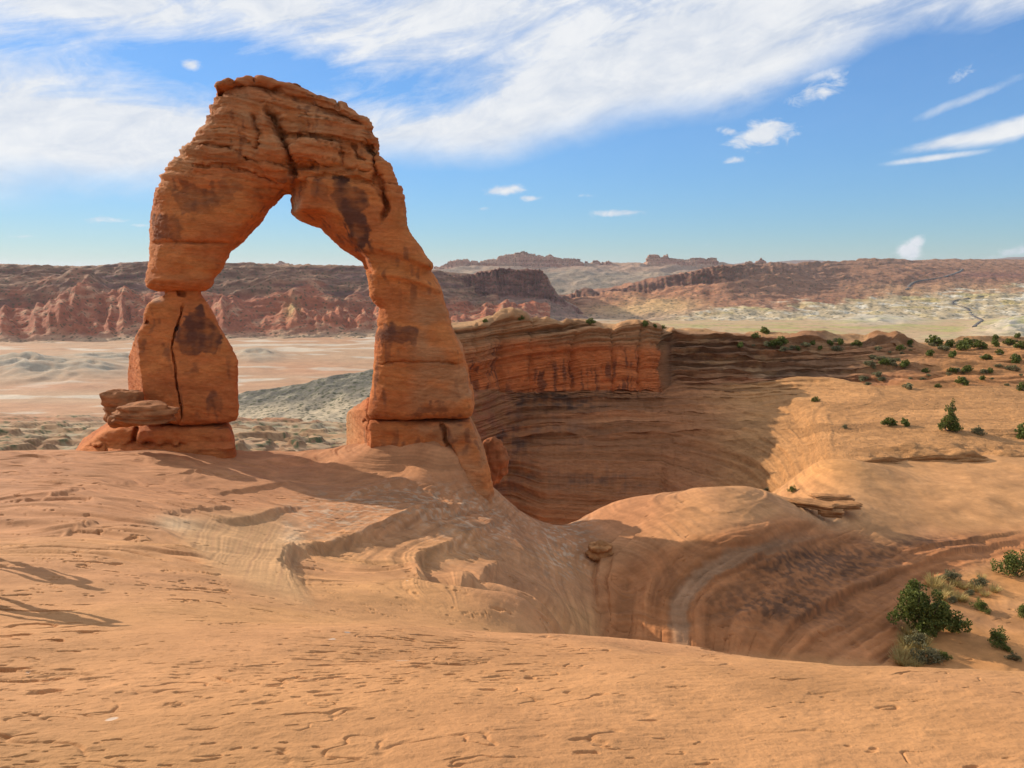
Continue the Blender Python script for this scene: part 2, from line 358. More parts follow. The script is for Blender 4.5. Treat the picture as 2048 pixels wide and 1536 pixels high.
def field(curves):
    pts = np.array([(u, v) for q, c in curves for u, v in c], float); val = np.array([q for q, c in curves for _ in c], float)
    n = len(pts); S_ = pts/150.0
    A_ = np.zeros((n+3, n+3)); A_[:n, :n] = _phi(((S_[:, None]-S_)**2).sum(-1)) + np.eye(n)*1e-3
    A_[:n, n:] = np.c_[np.ones(n), S_]; A_[n:, :n] = A_[:n, n:].T
    w = np.linalg.solve(A_, np.r_[val, 0, 0, 0])
    def f(u, v):
        a = np.stack([u, v], -1)/150.0
        out = np.zeros(len(a))
        for s_ in range(0, len(a), 100000):
            e = slice(s_, s_+100000); out[e] = _phi(((a[e][:, None]-S_)**2).sum(-1)) @ w[:n] + w[n] + a[e] @ w[n+1:]
        return out
    return f
BOWL_Q = field([(-1.1, [(1060, 1030), (1200, 1005), (1360, 984), (1500, 979), (1600, 985)]), (-.6, [(1215, 1240), (1205, 1180), (1225, 1130), (1290, 1075), (1360, 1035), (1450, 1010), (1560, 1003), (1640, 1014)]),
    (0, [(1345, 1284), (1335, 1230), (1365, 1170), (1430, 1125), (1520, 1090), (1610, 1062), (1690, 1046)]), (.25, [(1385, 1284), (1380, 1225), (1430, 1165), (1520, 1120), (1620, 1085), (1700, 1060)]),
    (.65, [(1470, 1295), (1490, 1240), (1560, 1190), (1660, 1140), (1760, 1105), (1850, 1078), (1950, 1062), (2060, 1047)]), (1.0, [(1545, 1305), (1585, 1255), (1680, 1200), (1780, 1150), (1880, 1118), (1960, 1098), (2060, 1078)]),
    (1.45, [(1640, 1315), (1700, 1262), (1770, 1225), (1850, 1180), (1960, 1140), (2060, 1112)])])
SWIRL_Q = field([(-.6, [(760, 980), (690, 1005), (620, 1040), (560, 1075), (545, 1130), (575, 1185)]), (0, [(1000, 1004), (900, 1030), (800, 1055), (700, 1084), (640, 1103), (588, 1128), (585, 1155), (604, 1183), (632, 1210)]),
    (.5, [(1008, 1015), (930, 1046), (850, 1074), (780, 1096), (755, 1120), (780, 1150), (820, 1180), (860, 1205)]), (1.0, [(1022, 1028), (965, 1068), (930, 1090), (880, 1103), (845, 1110), (840, 1135), (855, 1165), (900, 1192)]),
    (1.5, [(1060, 1058), (1045, 1105), (1000, 1128), (950, 1155), (925, 1190)]), (2.2, [(1100, 1060), (1120, 1110), (1090, 1150), (1020, 1180), (1000, 1200)]), (3.2, [(1160, 1100), (1175, 1170), (1190, 1230)])])

# ledges: (pixels along the foot of the step, height, edge width, fall-off width, min depth); the raised side is to the LEFT of travel
LEDGES = [
    ([(640, 1216), (600, 1176), (576, 1146), (586, 1122), (640, 1103), (720, 1082), (800, 1058), (880, 1036), (960, 1013), (1000, 1004)], 0.42, 0.17, 1.5, 8),
    ([(690, 1085), (790, 1052), (900, 1022), (985, 1003)], 0.25, 0.05, 0.8, 15),
    ([(400, 1040), (450, 1046), (500, 1043), (550, 1030), (610, 1012)], 0.24, 0.16, 1.6, 12),
    ([(905, 1196), (866, 1180), (846, 1154), (838, 1128), (850, 1110), (885, 1103), (930, 1090), (965, 1068), (1010, 1038), (1022, 1028)], 0.42, 0.17, 1.4, 10),
    ([(905, 1190), (945, 1165), (985, 1145), (1030, 1128), (1075, 1140)], 0.40, 0.22, 1.0, 12),
    ([(700, 1000), (740, 985), (800, 975), (830, 960)], 0.30, 0.15, 1.5, 15),
    ([(300, 1035), (370, 1030), (480, 1018)], 0.15, 0.12, 1.2, 15),
    ([(10, 1066), (120, 1062), (220, 1050)], 0.16, 0.15, 1.4, 12),
    ([(300, 952), (370, 950), (420, 944)], 0.18, 0.15, 1.4, 15),
    ([(0, 1004), (100, 1000), (190, 985)], 0.14, 0.14, 1.4, 15),
    ([(420, 985), (500, 980), (590, 966)], 0.18, 0.15, 1.4, 15),
    ([(1300, 1036), (1240, 1078), (1200, 1120), (1188, 1165), (1200, 1235)], 0.45, 0.12, 1.6, 20),
    ([(1330, 1045), (1270, 1085), (1225, 1130), (1212, 1180), (1225, 1240)], 0.22, 0.06, 1.2, 20),
    ([(1395, 1010), (1340, 1030), (1270, 1060)], 0.22, 0.06, 1.2, 20),
    ([(1345, 1284), (1335, 1230), (1365, 1170), (1430, 1125), (1520, 1090), (1610, 1062), (1690, 1046)], 0.40, 0.25, 1.8, 25),
    ([(1385, 1284), (1380, 1225), (1430, 1165), (1520, 1120), (1620, 1085), (1700, 1060)], 0.22, 0.06, 1.2, 25),
    ([(1545, 1305), (1585, 1255), (1680, 1200), (1780, 1150), (1880, 1118), (1960, 1098), (2060, 1078)], 0.40, 0.10, 1.3, 25),
    ([(1640, 1300), (1700, 1262), (1770, 1225), (1850, 1180)], 0.15, 0.05, 1.0, 25),
    ([(1800, 1112), (1870, 1100), (1960, 1080), (2060, 1062)], 0.2, 0.05, 1.0, 25),
    ([(1700, 853), (1745, 862), (1765, 862)], 0.35, 0.08, 1.6, 40),
    ([(1610, 1300), (1640, 1275), (1700, 1245)], 0.2, 0.05, 0.8, 25),
]
LEDGE_W = [(np.array([hit(u, v, d0)[:2] for u, v in p]), h, we, wf) for p, h, we, wf, d0 in LEDGES]

def build_ground():
    th_in = np.linspace(-0.645, 0.645, 1060)
    th_l = np.linspace(-math.pi, -0.65, 150, endpoint=False); th_r = np.linspace(0.65, math.pi, 150)
    th = np.concatenate([th_l, th_in, th_r])
    d = np.concatenate([np.geomspace(0.5, 2.0, 40, endpoint=False), np.geomspace(2.0, 8.0, 820, endpoint=False), np.geomspace(8, 28, 360, endpoint=False),
                        np.linspace(28, 48, 470, endpoint=False), np.geomspace(48, 84, 150)])
    TH, D = np.meshgrid(th, d, indexing='ij')
    X, Y = np.sin(TH)*D, np.cos(TH)*D
    # base surface on a coarse grid, interpolated
    thc = np.unique(np.concatenate([np.linspace(-math.pi, math.pi, 140), np.linspace(-0.7, 0.7, 260)])); dc = np.geomspace(0.5, 84, 420)
    TC, DC = np.meshgrid(thc, dc, indexing='ij'); ZC = base_z(np.sin(TC)*DC, np.cos(TC)*DC)
    i = np.clip(np.searchsorted(thc, th)-1, 0, len(thc)-2); fi = (th-thc[i])/(thc[i+1]-thc[i])
    ld, ldc = np.log(d), np.log(dc)
    j = np.clip(np.searchsorted(ldc, ld)-1, 0, len(dc)-2); fj = (ld-ldc[j])/(ldc[j+1]-ldc[j])
    ZA = ZC[i]*(1-fi)[:, None] + ZC[i+1]*fi[:, None]
    Z = ZA[:, j]*(1-fj) + ZA[:, j+1]*fj
    U, V = proj(np.stack([X, Y, Z], -1))
    front = np.abs(TH) < 1.2
    Z0 = Z.copy()
    Z += .6*sst(U, -25, -130)*sst(D, 4, 6)*sst(D, 22, 16)*front  # unseen rise added beyond the left edge so the walkers' shadows reach farther
    Z -= 2.0*sst(Y, 60.3, 62.5)*front*sst(U, 1300, 1450)
    # long undulations
    far = sst(D, 3, 14)
    Z += (0.22*fbm(X/7, Y/7, 0, 3, 1))*far + 0.035*fbm(X/1.3, Y/2.2, 0, 3, 2)*sst(D, 0.8, 3)
    wob = fbm(X/2.2, Y/2.2, 0, 3, 40); wob2 = fbm(X/2.2, Y/2.2, 7, 3, 41)
    for (pl, h, we, wf) in LEDGE_W:
        bb = 6*abs(wf)
        m = (X > pl[:, 0].min()-bb) & (X < pl[:, 0].max()+bb) & (Y > pl[:, 1].min()-bb) & (Y < pl[:, 1].max()+bb)
        if not m.any(): continue
        dd, sd, tt = seg_dist(X[m] + 0.07*wob[m], Y[m] + 0.07*wob2[m], pl)
        s = dd*sd; fade = np.clip(np.minimum(tt, 1-tt)*5, 0, 1)
        # beyond either end the step dies out
        up = sst(s, -we, we)*np.exp(-np.maximum(s, 0)/wf) if h > 0 else sst(-s, -we, we)*np.exp(-np.maximum(-s, 0)/wf)
        under = -0.35*np.exp(-(s/(we*1.5))**2)*(s < we)
        Z[m] += 0.8*abs(h)*(up + 0.4*under)*fade*fade*(3-2*fade)
    bowl0 = poly_mask(U, V, [(1190, 1170), (1300, 1110), (1420, 1085), (1560, 1040), (1690, 1045), (1760, 1090), (2100, 1060), (2100, 1110), (1960, 1130), (1810, 1200), (1785, 1335), (1200, 1290)], 22)*sst(D, 20, 26)*front
    # strata: thin ledges following the bedding
    zeta = Z + 0.30*fbm(X/6, Y/6, 0, 3, 5) + 0.02*X
    st_w = sst(D, 9, 16)
    sw = np.clip(0.55 + 0.6*fbm(X/5, Y/5, 3.0, 2, 9), 0.12, 1.0)
    smooth = poly_mask(U, V, [(330, 1050), (420, 1035), (560, 1035), (575, 1120), (620, 1200), (520, 1185), (420, 1150)], 22)*front
    flat_r = sst(U, 1640, 1760)*sst(V, 1090, 1040)*front
    s1 = N3(X*.16, Y*.16, zeta*3.4, 21); s2 = N3(X*.35, Y*.35, zeta*9.0, 22); s3 = N3(X*.7, Y*.7, zeta*24.0, 23)
    left = sst(U, 760, 500)
    Z += st_w*sw*(1-0.9*smooth)*(1-0.65*flat_r)*((0.07*np.tanh(s1*7) + 0.045*np.tanh(s2*6))*(0.55+0.6*left+.4*bowl0) + 0.012*np.tanh(s3*4))
    # curved bedding of the bowl wall and of the swirl below the arch
    def beds(q, f, sd, dx):
        return np.tanh(4*N3(q*f, X*.05*dx, Y*.05*dx, sd)) + .5*np.tanh(4*N3(q*f*2.7, X*.1*dx, Y*.1*dx, sd+1)) + .2*N3(q*f*7, X*.2*dx, Y*.2*dx, sd+2)
    sw_m = poly_mask(U, V, [(570, 1060), (700, 1010), (1000, 1000), (1080, 1040), (1190, 1120), (1215, 1250), (940, 1195), (840, 1215), (640, 1215), (560, 1150)], 25)*sst(D, 9, 14)*front
    bq, sq = np.zeros_like(X), np.zeros_like(X); mb, ms_ = bowl0 > .01, sw_m > .01
    bq[mb] = BOWL_Q(U[mb], V[mb]); sq[ms_] = SWIRL_Q(U[ms_], V[ms_])
    warp_ = .03*fbm(X/3.5, Y/3.5, 0, 3, 34); pat = np.clip(.8 + .9*fbm(X/3, Y/3, Z/3, 4, 37), .35, 1.3)
    bowl_b = beds(bq + warp_, 6.0, 36, 1.0)*bowl0*pat; thin_ = np.exp(-(N3(bq*11+warp_*6, X*.12, Y*.12, 38)/.035)**2)*bowl0*sst(fbm(X/2.2, Y/2.2, Z/2.2, 3, 39), .0, .3); swirl_b = beds(sq + warp_, 7.0, 136, 1.5)*sw_m*(1-.8*sst(sq, 1.0, 1.5))
    Z += .055*bowl_b - .07*thin_ + .020*swirl_b + .028*bowl0*fbm(X*1.8, Y*1.8, Z*2.5, 4, 76)
    # cross-bedding grooves of the smooth scoop: run down the slope
    cu = U + 0.45*(V-1100) + 14*N3(U/60, V/60, 0, 31)
    Z += smooth*0.014*N3(cu/7.0, V/300, 0, 33)*st_w
    # pits and short cracks weathered along the bedding
    xr = X*0.985 + Y*0.17; yr = Y*0.985 - X*0.17
    dens = np.clip(0.40 + 1.5*fbm(X/3.0, Y/2.2, 0, 4, 50), 0, 1)
    dens = dens*(0.55+0.45*sst(U, 1500, 700))*(1-smooth)*(1-0.7*flat_r)
    slope_far = sst(D, 55, 30)
    wx = 0.25*fbm(X*1.3, Y*1.3, 0, 2, 51)
    wx2 = .5*fbm(X*1.9, Y*3.1, 0, 3, 56)
    p1 = N3(xr*1.15+wx, yr*5.2+2*wx2, 0, 52) + 0.45*N3(xr*3.1, yr*13.0, 0, 53)
    p2 = N3(xr*3.6+wx, yr*14+3*wx2, 0, 54) + 0.45*N3(xr*8, yr*22, 0, 55)
    thr = 0.80 - 0.38*dens
    Z -= np.clip(.013*D, .04, .11)*sst(p1, thr, thr+0.13)*slope_far*(.12+.88*sst(D, 4.5, 9))
    thr2 = 0.83 - 0.42*dens
    Z -= np.clip(.009*D, .018, .05)*sst(p2, thr2, thr2+0.13)*sst(D, 20, 11)*(.45+.55*sst(D, 3, 6))
    p3 = N3(xr*8+3*wx, yr*36+6*wx2, 0, 57) + 0.45*N3(xr*20, yr*60, 0, 58)
    Z -= .010*sst(p3, .76-.40*dens, .90-.40*dens)*sst(D, 6.5, 3.5)*sst(D, 1.0, 2.2)
    c1 = N3(xr*0.55, yr*1.1, 0, 60) + 0.25*N3(xr*2.2, yr*3.0, 0, 61)
    cm = sst(N3(xr*0.9, yr*1.6, 0, 62), 0.30, 0.45)
    Z -= 0.045*np.exp(-(c1/0.012)**2)*cm*np.clip(D/9, .35, 1)*(1-smooth)*sst(D, 50, 25)*sst(D, 1.0, 2.2)
    c2 = N3(xr*.9+wx, yr*3.6+2.5*wx2, 0, 63) + .3*N3(xr*5, yr*9, 0, 64); cm2 = sst(N3(xr*2.0, yr*2.6, 0, 65), .18, .4)
    Z -= np.clip(.004*D, .010, .03)*np.exp(-(c2/.018)**2)*cm2*(1-smooth)*sst(D, 22, 10)*sst(D, 1, 2)
    # small lip above each crack gives it a raised edge
    Z += 0.02*sst(c1, 0.0, 0.03)*np.exp(-np.maximum(c1, 0)/0.15)*cm*(1-smooth)*sst(D, 30, 15)*sst(D, 5, 9)
    Z += (0.007*fbm(X*3.5, Y*6.5, 0, 4, 70) + .0035*fbm(xr*9, yr*22, 0, 3, 71))*sst(D, 25, 12)
    rubble = gmask(U, V, 1620, 1170, 150, 60)*front + gmask(U, V, 1900, 1110, 120, 25)*front
    Z += 0.03*fbm(X*2.5, Y*2.5, Z*2.5, 4, 75)*np.clip(rubble, 0, 1)
    # ---- colour of the rock, with one glow painted in
    tan, gold = np.array([.465, .225, .099]), np.array([.485, .245, .098])
    red, brown = np.array([.42, .19, .085]), np.array([.30, .135, .062])
    n1 = fbm(X/4, Y/4, 0, 4, 80); n2 = fbm(X*.9, Y*1.6, 0, 4, 84)
    C = lerp(tan, gold, np.clip(.5+.8*n1, 0, 1))
    C = lerp(C, [.47, .235, .105], np.clip(.5*n2, 0, .5))
    k_red = np.clip(sst(V, 1130, 1010)*sst(U, 1500, 1080)*.9 + .6*sst(V, 1260, 1180)*sst(U, 900, 1050)*sst(U, 1400, 1250) + .25*n1*sst(V, 1150, 1020), 0, 1)
    C = lerp(C, red, k_red*front)
    bowl = poly_mask(U, V, [(1190, 1170), (1300, 1110), (1420, 1085), (1560, 1040), (1690, 1045), (1760, 1090), (2100, 1060), (2100, 1110), (1960, 1130), (1810, 1200), (1785, 1335), (1200, 1290)], 22)*sst(D, 20, 26)*front
    C = lerp(C, [.40, .160, .060], bowl*.92)
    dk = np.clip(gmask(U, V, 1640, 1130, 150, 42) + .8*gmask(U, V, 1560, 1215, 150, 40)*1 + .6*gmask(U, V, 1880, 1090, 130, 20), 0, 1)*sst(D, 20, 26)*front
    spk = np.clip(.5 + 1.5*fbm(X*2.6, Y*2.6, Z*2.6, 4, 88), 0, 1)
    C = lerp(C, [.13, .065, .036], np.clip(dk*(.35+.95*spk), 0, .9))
    band = seg_dist(U, V, [(1362, 1290), (1357, 1230), (1395, 1170), (1460, 1128), (1540, 1098), (1630, 1070), (1690, 1052)])[0]
    C = lerp(C, [.38, .225, .125], sst(bq + .04*n2, -.02, .05)*sst(bq + .04*n2, .26, .2)*bowl0*sst(V, 1045, 1130)*.7)
    C = lerp(C, [.50, .33, .19], gmask(U, V, 1665, 1035, 45, 18)*front*.8*sst(D, 20, 30))
    # lichen-like pale mottling
    lic = np.clip(gmask(U, V, 650, 1040, 75, 40) + gmask(U, V, 800, 1010, 110, 35) + gmask(U, V, 1130, 1090, 50, 60) + .6*gmask(U, V, 960, 1050, 90, 60), 0, 1)*front*sst(D, 15, 22)
    C = lerp(C, [.50, .36, .24], np.clip(lic*sst(fbm(X*2.2, Y*2.2, Z*5, 4, 91), .1, .45), 0, .65))
    C = lerp(C, [.30, .19, .11], np.clip(lic*sst(-fbm(X*2.0, Y*2.0, Z*5, 3, 97), .15, .5), 0, .5))
    C = lerp(C, [.48, .275, .125], smooth*.8)
    C = lerp(C, np.array([.40, .21, .10]), smooth*sst(N3(cu/9.0, V/400, 0, 35), .1, .45)*.5)
    C = lerp(C, [.56, .40, .24], np.clip(gmask(U, V, 350, 1055, 45, 18) + gmask(U, V, 585, 1080, 25, 35), 0, 1)*front*sst(D, 15, 20)*.6)
    sand = poly_mask(U, V, [(1795, 1340), (1800, 1270), (1850, 1180), (1960, 1150), (2060, 1115), (2200, 1110), (2300, 1345)], 18)*sst(D, 18, 24)*front
    sand2 = np.clip(sand - .9*poly_mask(U, V, [(1900, 1215), (2100, 1190), (2100, 1260), (2000, 1260), (1920, 1240)], 14), 0, 1)
    C = lerp(C, [.50, .235, .085], sand2)
    ramp = sst(U, 1600, 1720)*sst(V, 1075, 1030)*front
    C = lerp(C, [.50, .255, .105], ramp*.75)
    C = lerp(C, [.54, .26, .085], gmask(U, V, 1650, 930, 110, 40)*front*.6)  # orange glow at the ramp's edge painted into the rock colour
    # bedding bands: slightly darker and paler layers
    bd = N3(X*.1, Y*.1, zeta*5.0, 44) + .6*N3(X*.2, Y*.2, zeta*15.0, 45)
    bd2 = np.tanh(3*N3(X*.06, Y*.06, zeta*2.2, 46)) + .6*np.tanh(3*N3(X*.12, Y*.12, zeta*6.5, 47))
    C = C*(1 + (.22*np.clip(bd, -1, 1)*st_w*(1-.6*smooth) + .22*np.clip(bowl_b, -1.2, 1.2) + .12*np.clip(swirl_b, -1.2, 1.2))[..., None])
    C = C*(1 + .12*np.clip(n2, -1, 1) + .13*np.clip(fbm(xr/1.3, yr*1.3, 0, 4, 99), -1, 1)*(1-bowl0))[..., None]
    C = lerp(C, [.66, .60, .52], sst(N3(X*7, Y*7, 0, 98), .78, .84)*.5*sst(D, 30, 12))
    P = np.stack([X, Y, Z], -1)
    Fq = grid_faces(*X.shape)
    Vv = P.reshape(-1, 3); n0 = len(Vv); nv = X.shape[1]
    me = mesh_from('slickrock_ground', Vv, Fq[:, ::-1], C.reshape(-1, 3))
    o = link('slickrock_ground', me, M_ground); tag(o, kind='structure')
    return o
build_ground()

# ------------------------------------------------------------------ lofts for cliffs and far land
def smooth_interp(x, xp, fp):
    """monotone cubic"""
    xp, fp = np.asarray(xp, float), np.asarray(fp, float)
    h = np.diff(xp); dl = np.diff(fp)/h; m = np.zeros_like(fp)
    m[0], m[-1] = dl[0], dl[-1]
    if len(xp) > 2:
        w = dl[:-1]*dl[1:] > 0
        m[1:-1] = np.where(w, 2*dl[:-1]*dl[1:]/np.where(w, dl[:-1]+dl[1:], 1), 0)
    i = np.clip(np.searchsorted(xp, x)-1, 0, len(xp)-2); t = (x-xp[i])/h[i]; t = np.clip(t, 0, 1)
    return fp[i]*(1+2*t)*(1-t)**2 + m[i]*h[i]*t*(1-t)**2 + fp[i+1]*t*t*(3-2*t) + m[i+1]*h[i]*t*t*(t-1)
def loft_grid(cols, nu, counts, smooth_t=False):
    """cols: {u: [(v, depth), ...]} with the same number of knots everywhere"""
    us = sorted(cols); K = len(cols[us[0]])
    u = np.linspace(us[0], us[-1], nu)
    kv = np.stack([smooth_interp(u, us, [cols[x][k][0] for x in us]) for k in range(K)], 1)
    kd = np.stack([smooth_interp(u, us, [cols[x][k][1] for x in us]) for k in range(K)], 1)
    kn = pix(u[:, None], kv, kd)
    T = np.concatenate([np.linspace(k, k+1, counts[k], endpoint=False) for k in range(K-1)] + [[K-1.0]])
    k = np.minimum(T.astype(int), K-2); f = (T-k)
    P = kn[:, k]*(1-f)[None, :, None] + kn[:, k+1]*f[None, :, None]
    if smooth_t:
        for _ in range(int(smooth_t)):
            P[:, 1:-1] = .25*P[:, :-2] + .5*P[:, 1:-1] + .25*P[:, 2:]
    return P, np.broadcast_to(u[:, None], P.shape[:2]), np.broadcast_to(T[None], P.shape[:2])

def build_cliff():
    # knots: back of rim, rim edge, foot of the red wall, ledge, slope, canyon bottom, below
    cols = {
        800:  [(650, 105), (662, 84), (775, 80), (800, 78), (900, 76), (1000, 74), (1120, 72)],
        900:  [(646, 112), (656, 86), (775, 83), (800, 81), (900, 79), (1000, 76), (1120, 73)],
        960:  [(640, 118), (650, 90), (778, 87), (805, 85), (905, 82), (1000, 78), (1120, 74)],
        1010: [(634, 122), (642, 96), (780, 92), (803, 90), (905, 85), (1010, 80), (1120, 76)],
        1100: [(642, 130), (650, 101), (785, 97), (798, 95), (900, 84), (1010, 76), (1120, 72)],
        1200: [(646, 135), (655, 106), (785, 100), (796, 96.5), (900, 84), (1000, 76), (1120, 72)],
        1320: [(652, 140), (662, 110), (782, 103), (795, 97.5), (900, 83.5), (995, 75), (1100, 70)],
        1340: [(655, 142), (666, 115), (772, 107), (795, 98), (900, 83), (990, 74), (1100, 69)],
        1450: [(662, 145), (672, 115), (768, 107), (795, 98), (895, 80.5), (985, 71), (1090, 66)],
        1560: [(674, 145), (684, 115), (765, 105), (795, 96), (890, 76), (975, 65.5), (1060, 60)],
        1680: [(678, 146), (688, 117), (762, 104), (800, 91), (876, 67), (926, 58), (985, 55)],
        1850: [(684, 150), (694, 124), (760, 100), (800, 86), (862, 68), (909, 59.5), (965, 58)],
        2048: [(684, 155), (696, 122), (760, 98), (800, 85), (858, 69), (914, 59.5), (968, 58)],
        2400: [(684, 158), (696, 122), (760, 98), (800, 85), (858, 69), (914, 59.5), (968, 58)]}
    P, U, T = loft_grid(cols, 900, (40, 230, 40, 180, 150, 60), 3)
    _, V = proj(P)
    X, Y, Z = P[..., 0], P[..., 1], P[..., 2]
    Nn = normals_grid(P)
    Nn *= np.sign(-(Nn*P).sum(-1).mean())        # outwards, towards the open canyon
    wall = sst(T, .9, 1.1)*sst(T, 2.25, 2.0)*sst(U, 1342, 1328)
    slope = sst(T, 1.9, 2.2)
    right = sst(U, 1337, 1356)
    # stacked benches: step back in flights of vertical faces and narrow ledges
    def stairs(f, n, sd, amp):
        nf = f*n + .35*N3(U/90, f*3, 0, sd); st_ = np.floor(nf); fr_ = nf - st_
        return (st_ + sst(fr_, .70, .98))/n - f + amp*N3(U/38 + 7.3*st_, st_*1.7, 0, sd+1) + .4*amp*N3(U/11 + 3.1*st_, st_*2.3, 0, sd+2), st_, fr_
    rz = sst(U, 1337, 1352)*sst(U, 1950, 1780)
    f1 = np.clip(T-1, 0, 1); s1_, st1, fr1 = stairs(f1, 7, 120, .05)
    w1 = rz*sst(T, .97, 1.06)*sst(T, 2.04, 1.97)
    dl1 = -s1_*10.0*w1
    f2 = np.clip((T-2)/3.2, 0, 1); s2_, st2, fr2 = stairs(f2, 17, 125, .012)
    w2 = sst(T, 1.98, 2.06)*sst(T, 5.2, 4.9)*sst(V, 905, 880)*sst(U, 990, 1060)*(1-.40*sst(U, 1560, 1720))
    dl2 = -s2_*26.0*w2
    k_ = 1 + (dl1+dl2)/np.maximum(Y, 1)
    P = np.stack([X*k_, Y*k_, Z], -1); X, Y = P[..., 0], P[..., 1]
    # vertical joints dividing the wall into buttresses
    disp = np.zeros_like(X)
    for cu, w, dp in ((1010, 9, 1.3), (1062, 4, .7), (1146, 6, 1.1), (1224, 4, .8), (1278, 4, .9), (955, 5, .8), (1326, 6, 1.0)):
        uu = U - cu - 5*N3(U/80, V/25, 0, cu)
        disp -= dp*np.exp(-np.abs(uu)/w)*wall
    disp += wall*(.8*fbm(X/9, Y/9, Z/16, 3, 101) + .35*fbm(X/2.2, Y/2.2, Z/5, 3, 102))
    cap = sst(T, .75, .95)*sst(T, 1.28, 1.05)*sst(U, 1420, 1330)
    dom = np.zeros_like(X)
    for c_, w_, h_ in ((972, 26, .7), (1022, 40, 1.3), (1088, 34, .8), (1162, 38, 1.0), (1212, 24, .6), (1262, 36, .8), (1303, 24, .6)): dom = np.maximum(dom, h_*np.sqrt(np.clip(1-((U-c_)/w_)**2, 0, 1)))
    disp += cap*.7*dom
    zeta = Z + .35*fbm(X/22, Y/22, 0, 3, 103) - .012*X
    l1, l2, l3 = N3(X*.02, Y*.02, zeta*.85, 104), N3(X*.035, Y*.035, zeta*2.2, 105), N3(X*.09, Y*.09, zeta*6.0, 106)
    lw = .35*wall + slope*(1-.55*sst(V, 840, 900)*sst(U, 1560, 1700)) + right*(1-slope)*1.2 + .8*cap
    disp += lw*(1-.68*slope*(1-right*sst(T, 2.6, 2.0)))*(1-.85*right*sst(T, .7, .9)*sst(T, 2.2, 1.9)*sst(U, 1860, 1640))*(.45*np.tanh(l1*7) + .28*np.tanh(l2*7) + .14*np.tanh(l3*6))*np.clip(Y/90, .5, 1.3)
    disp += slope*(.25*fbm(X/7, Y/7, Z/4, 4, 107))*(1-.7*sst(U, 1500, 1700)) + .06*fbm(X*1.2, Y*1.2, Z*1.8, 3, 108)
    lz = right*sst(T, .95, 1.1)*sst(T, 2.05, 1.92)*sst(U, 1860, 1640)
    disp += lz*(.12*np.tanh(8*l3) + .30*fbm(X/3, Y/3, Z/1.5, 4, 118))
    bk = N3(np.floor(U/15 + .7*N3(U/40, V/30, 0, 131) + .5*np.floor(zeta/1.5))*3.3+.5, np.floor(zeta/1.5)*2.1+.5, 0, 132)
    disp += bk*(.30*wall + .12*slope*sst(U, 1500, 1400))*sst(N3(U/50, V/30, 0, 133), -.2, .1)
    disp -= 1.0*np.exp(-np.abs(U-1334)/4)*sst(T, .9, 1.1)*sst(T, 2.2, 1.9)
    fade = np.maximum(sst(T, 5.9, 5.2), .6*sst(U, 1600, 1680))
    disp += sst(U, 1640, 1760)*sst(T, 4.4, 4.9)*(.45*fbm(X/3, Y/3, 0, 3, 141) + .18*np.tanh(6*N3(X*.15, Y*.15, Z*6, 142)))
    disp = disp*fade
    P = P + Nn*disp[..., None]
    top = sst(T, 1.0, .6)
    P[..., 2] += top*(.9*np.clip(fbm(X/8, Y/10, 0, 3, 109)+.2, 0, 2)*sst(T, .1, .5))
    Z = P[..., 2]
    # outcrops standing on the rim
    rock_ = np.zeros_like(X)
    for cu, w, h in ((1590, 62, .8), (1620, 30, .5), (1765, 30, 1.0), (1806, 24, .9), (1785, 60, .4), (1480, 60, .5), (1022, 36, .5), (1088, 30, .3), (1165, 34, .5), (1262, 34, .3)):
        bump_ = h*np.exp(-np.abs((U-cu)/w)**4)*np.exp(-((T-.88)/.2)**6)*(1+.06*fbm(X/3.5, Y/3.5, 0, 3, 110+int(w)))
        P[..., 2] += bump_; rock_ = np.maximum(rock_, sst(bump_, .2, .5))
    # ---- colour
    n1, n2 = fbm(X/10, Y/10, Z/5, 4, 111), fbm(X/2, Y/2, Z/1.2, 4, 112)
    red, pale, brown, tan = [.55, .155, .046], [.46, .25, .115], [.32, .124, .049], [.49, .25, .098]
    C = lerp(np.broadcast_to(pale, P.shape), red, np.clip(wall*sst(T, 1.16, 1.38)*(1.0 - .55*sst(U, 1040, 960)*sst(T, 1.7, 1.4)), 0, 1))
    C = lerp(C, [.42, .19, .085], wall*sst(T, 1.3, 1.1)*.5)
    C = lerp(C, brown, slope*.85)
    C = lerp(C, [.40, .135, .06], slope*sst(U, 1070, 980)*sst(n2, -.2, .3)*.8)
    # desert varnish hanging down in streaks
    stv = N3(U/8.0, T*1.3 + .5*n2, 0, 113) + .55*N3(U/3.2, T*1.2 + .4*n2, 0, 114) + .35*n2
    reg = sst(N3(U/45, T*3.0, 0, 115), -.25, .2)
    var = np.clip(sst(stv, .0, .3)*reg*wall*sst(T, 1.2, 1.45), 0, 1)
    C = lerp(C, [.13, .048, .03], var*.72)
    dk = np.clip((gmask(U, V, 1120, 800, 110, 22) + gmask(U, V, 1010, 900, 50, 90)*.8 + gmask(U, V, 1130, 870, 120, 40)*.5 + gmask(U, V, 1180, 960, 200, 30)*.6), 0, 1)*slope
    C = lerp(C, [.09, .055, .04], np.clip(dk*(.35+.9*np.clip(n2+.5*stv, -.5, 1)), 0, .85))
    tr = sst(U + 30*n1, 1340, 1540)
    C = lerp(C, tan, np.clip(tr*sst(T, 1.6, 2.2)*.85, 0, 1))
    C = lerp(C, [.40, .165, .075], right*sst(T, 1.75, 1.85)*sst(T, 2.12, 2.02)*.8)
    C = lerp(C, [.48, .32, .18], gmask(U, V, 1560, 748, 130, 10)*.75)
    C = lerp(C, [.26, .125, .06], np.clip(right*sst(T, 1.75, 1.3)*(.6+.5*n1)*sst(U, 1800, 1600), 0, 1))  # ledges right of the wall darkened, their shade put into the colour
    soil = sst(U, 1760, 1880)*sst(T, 2.4, 2.0)
    C = lerp(C, [.48, .215, .08], np.clip(soil, 0, 1)*.85)
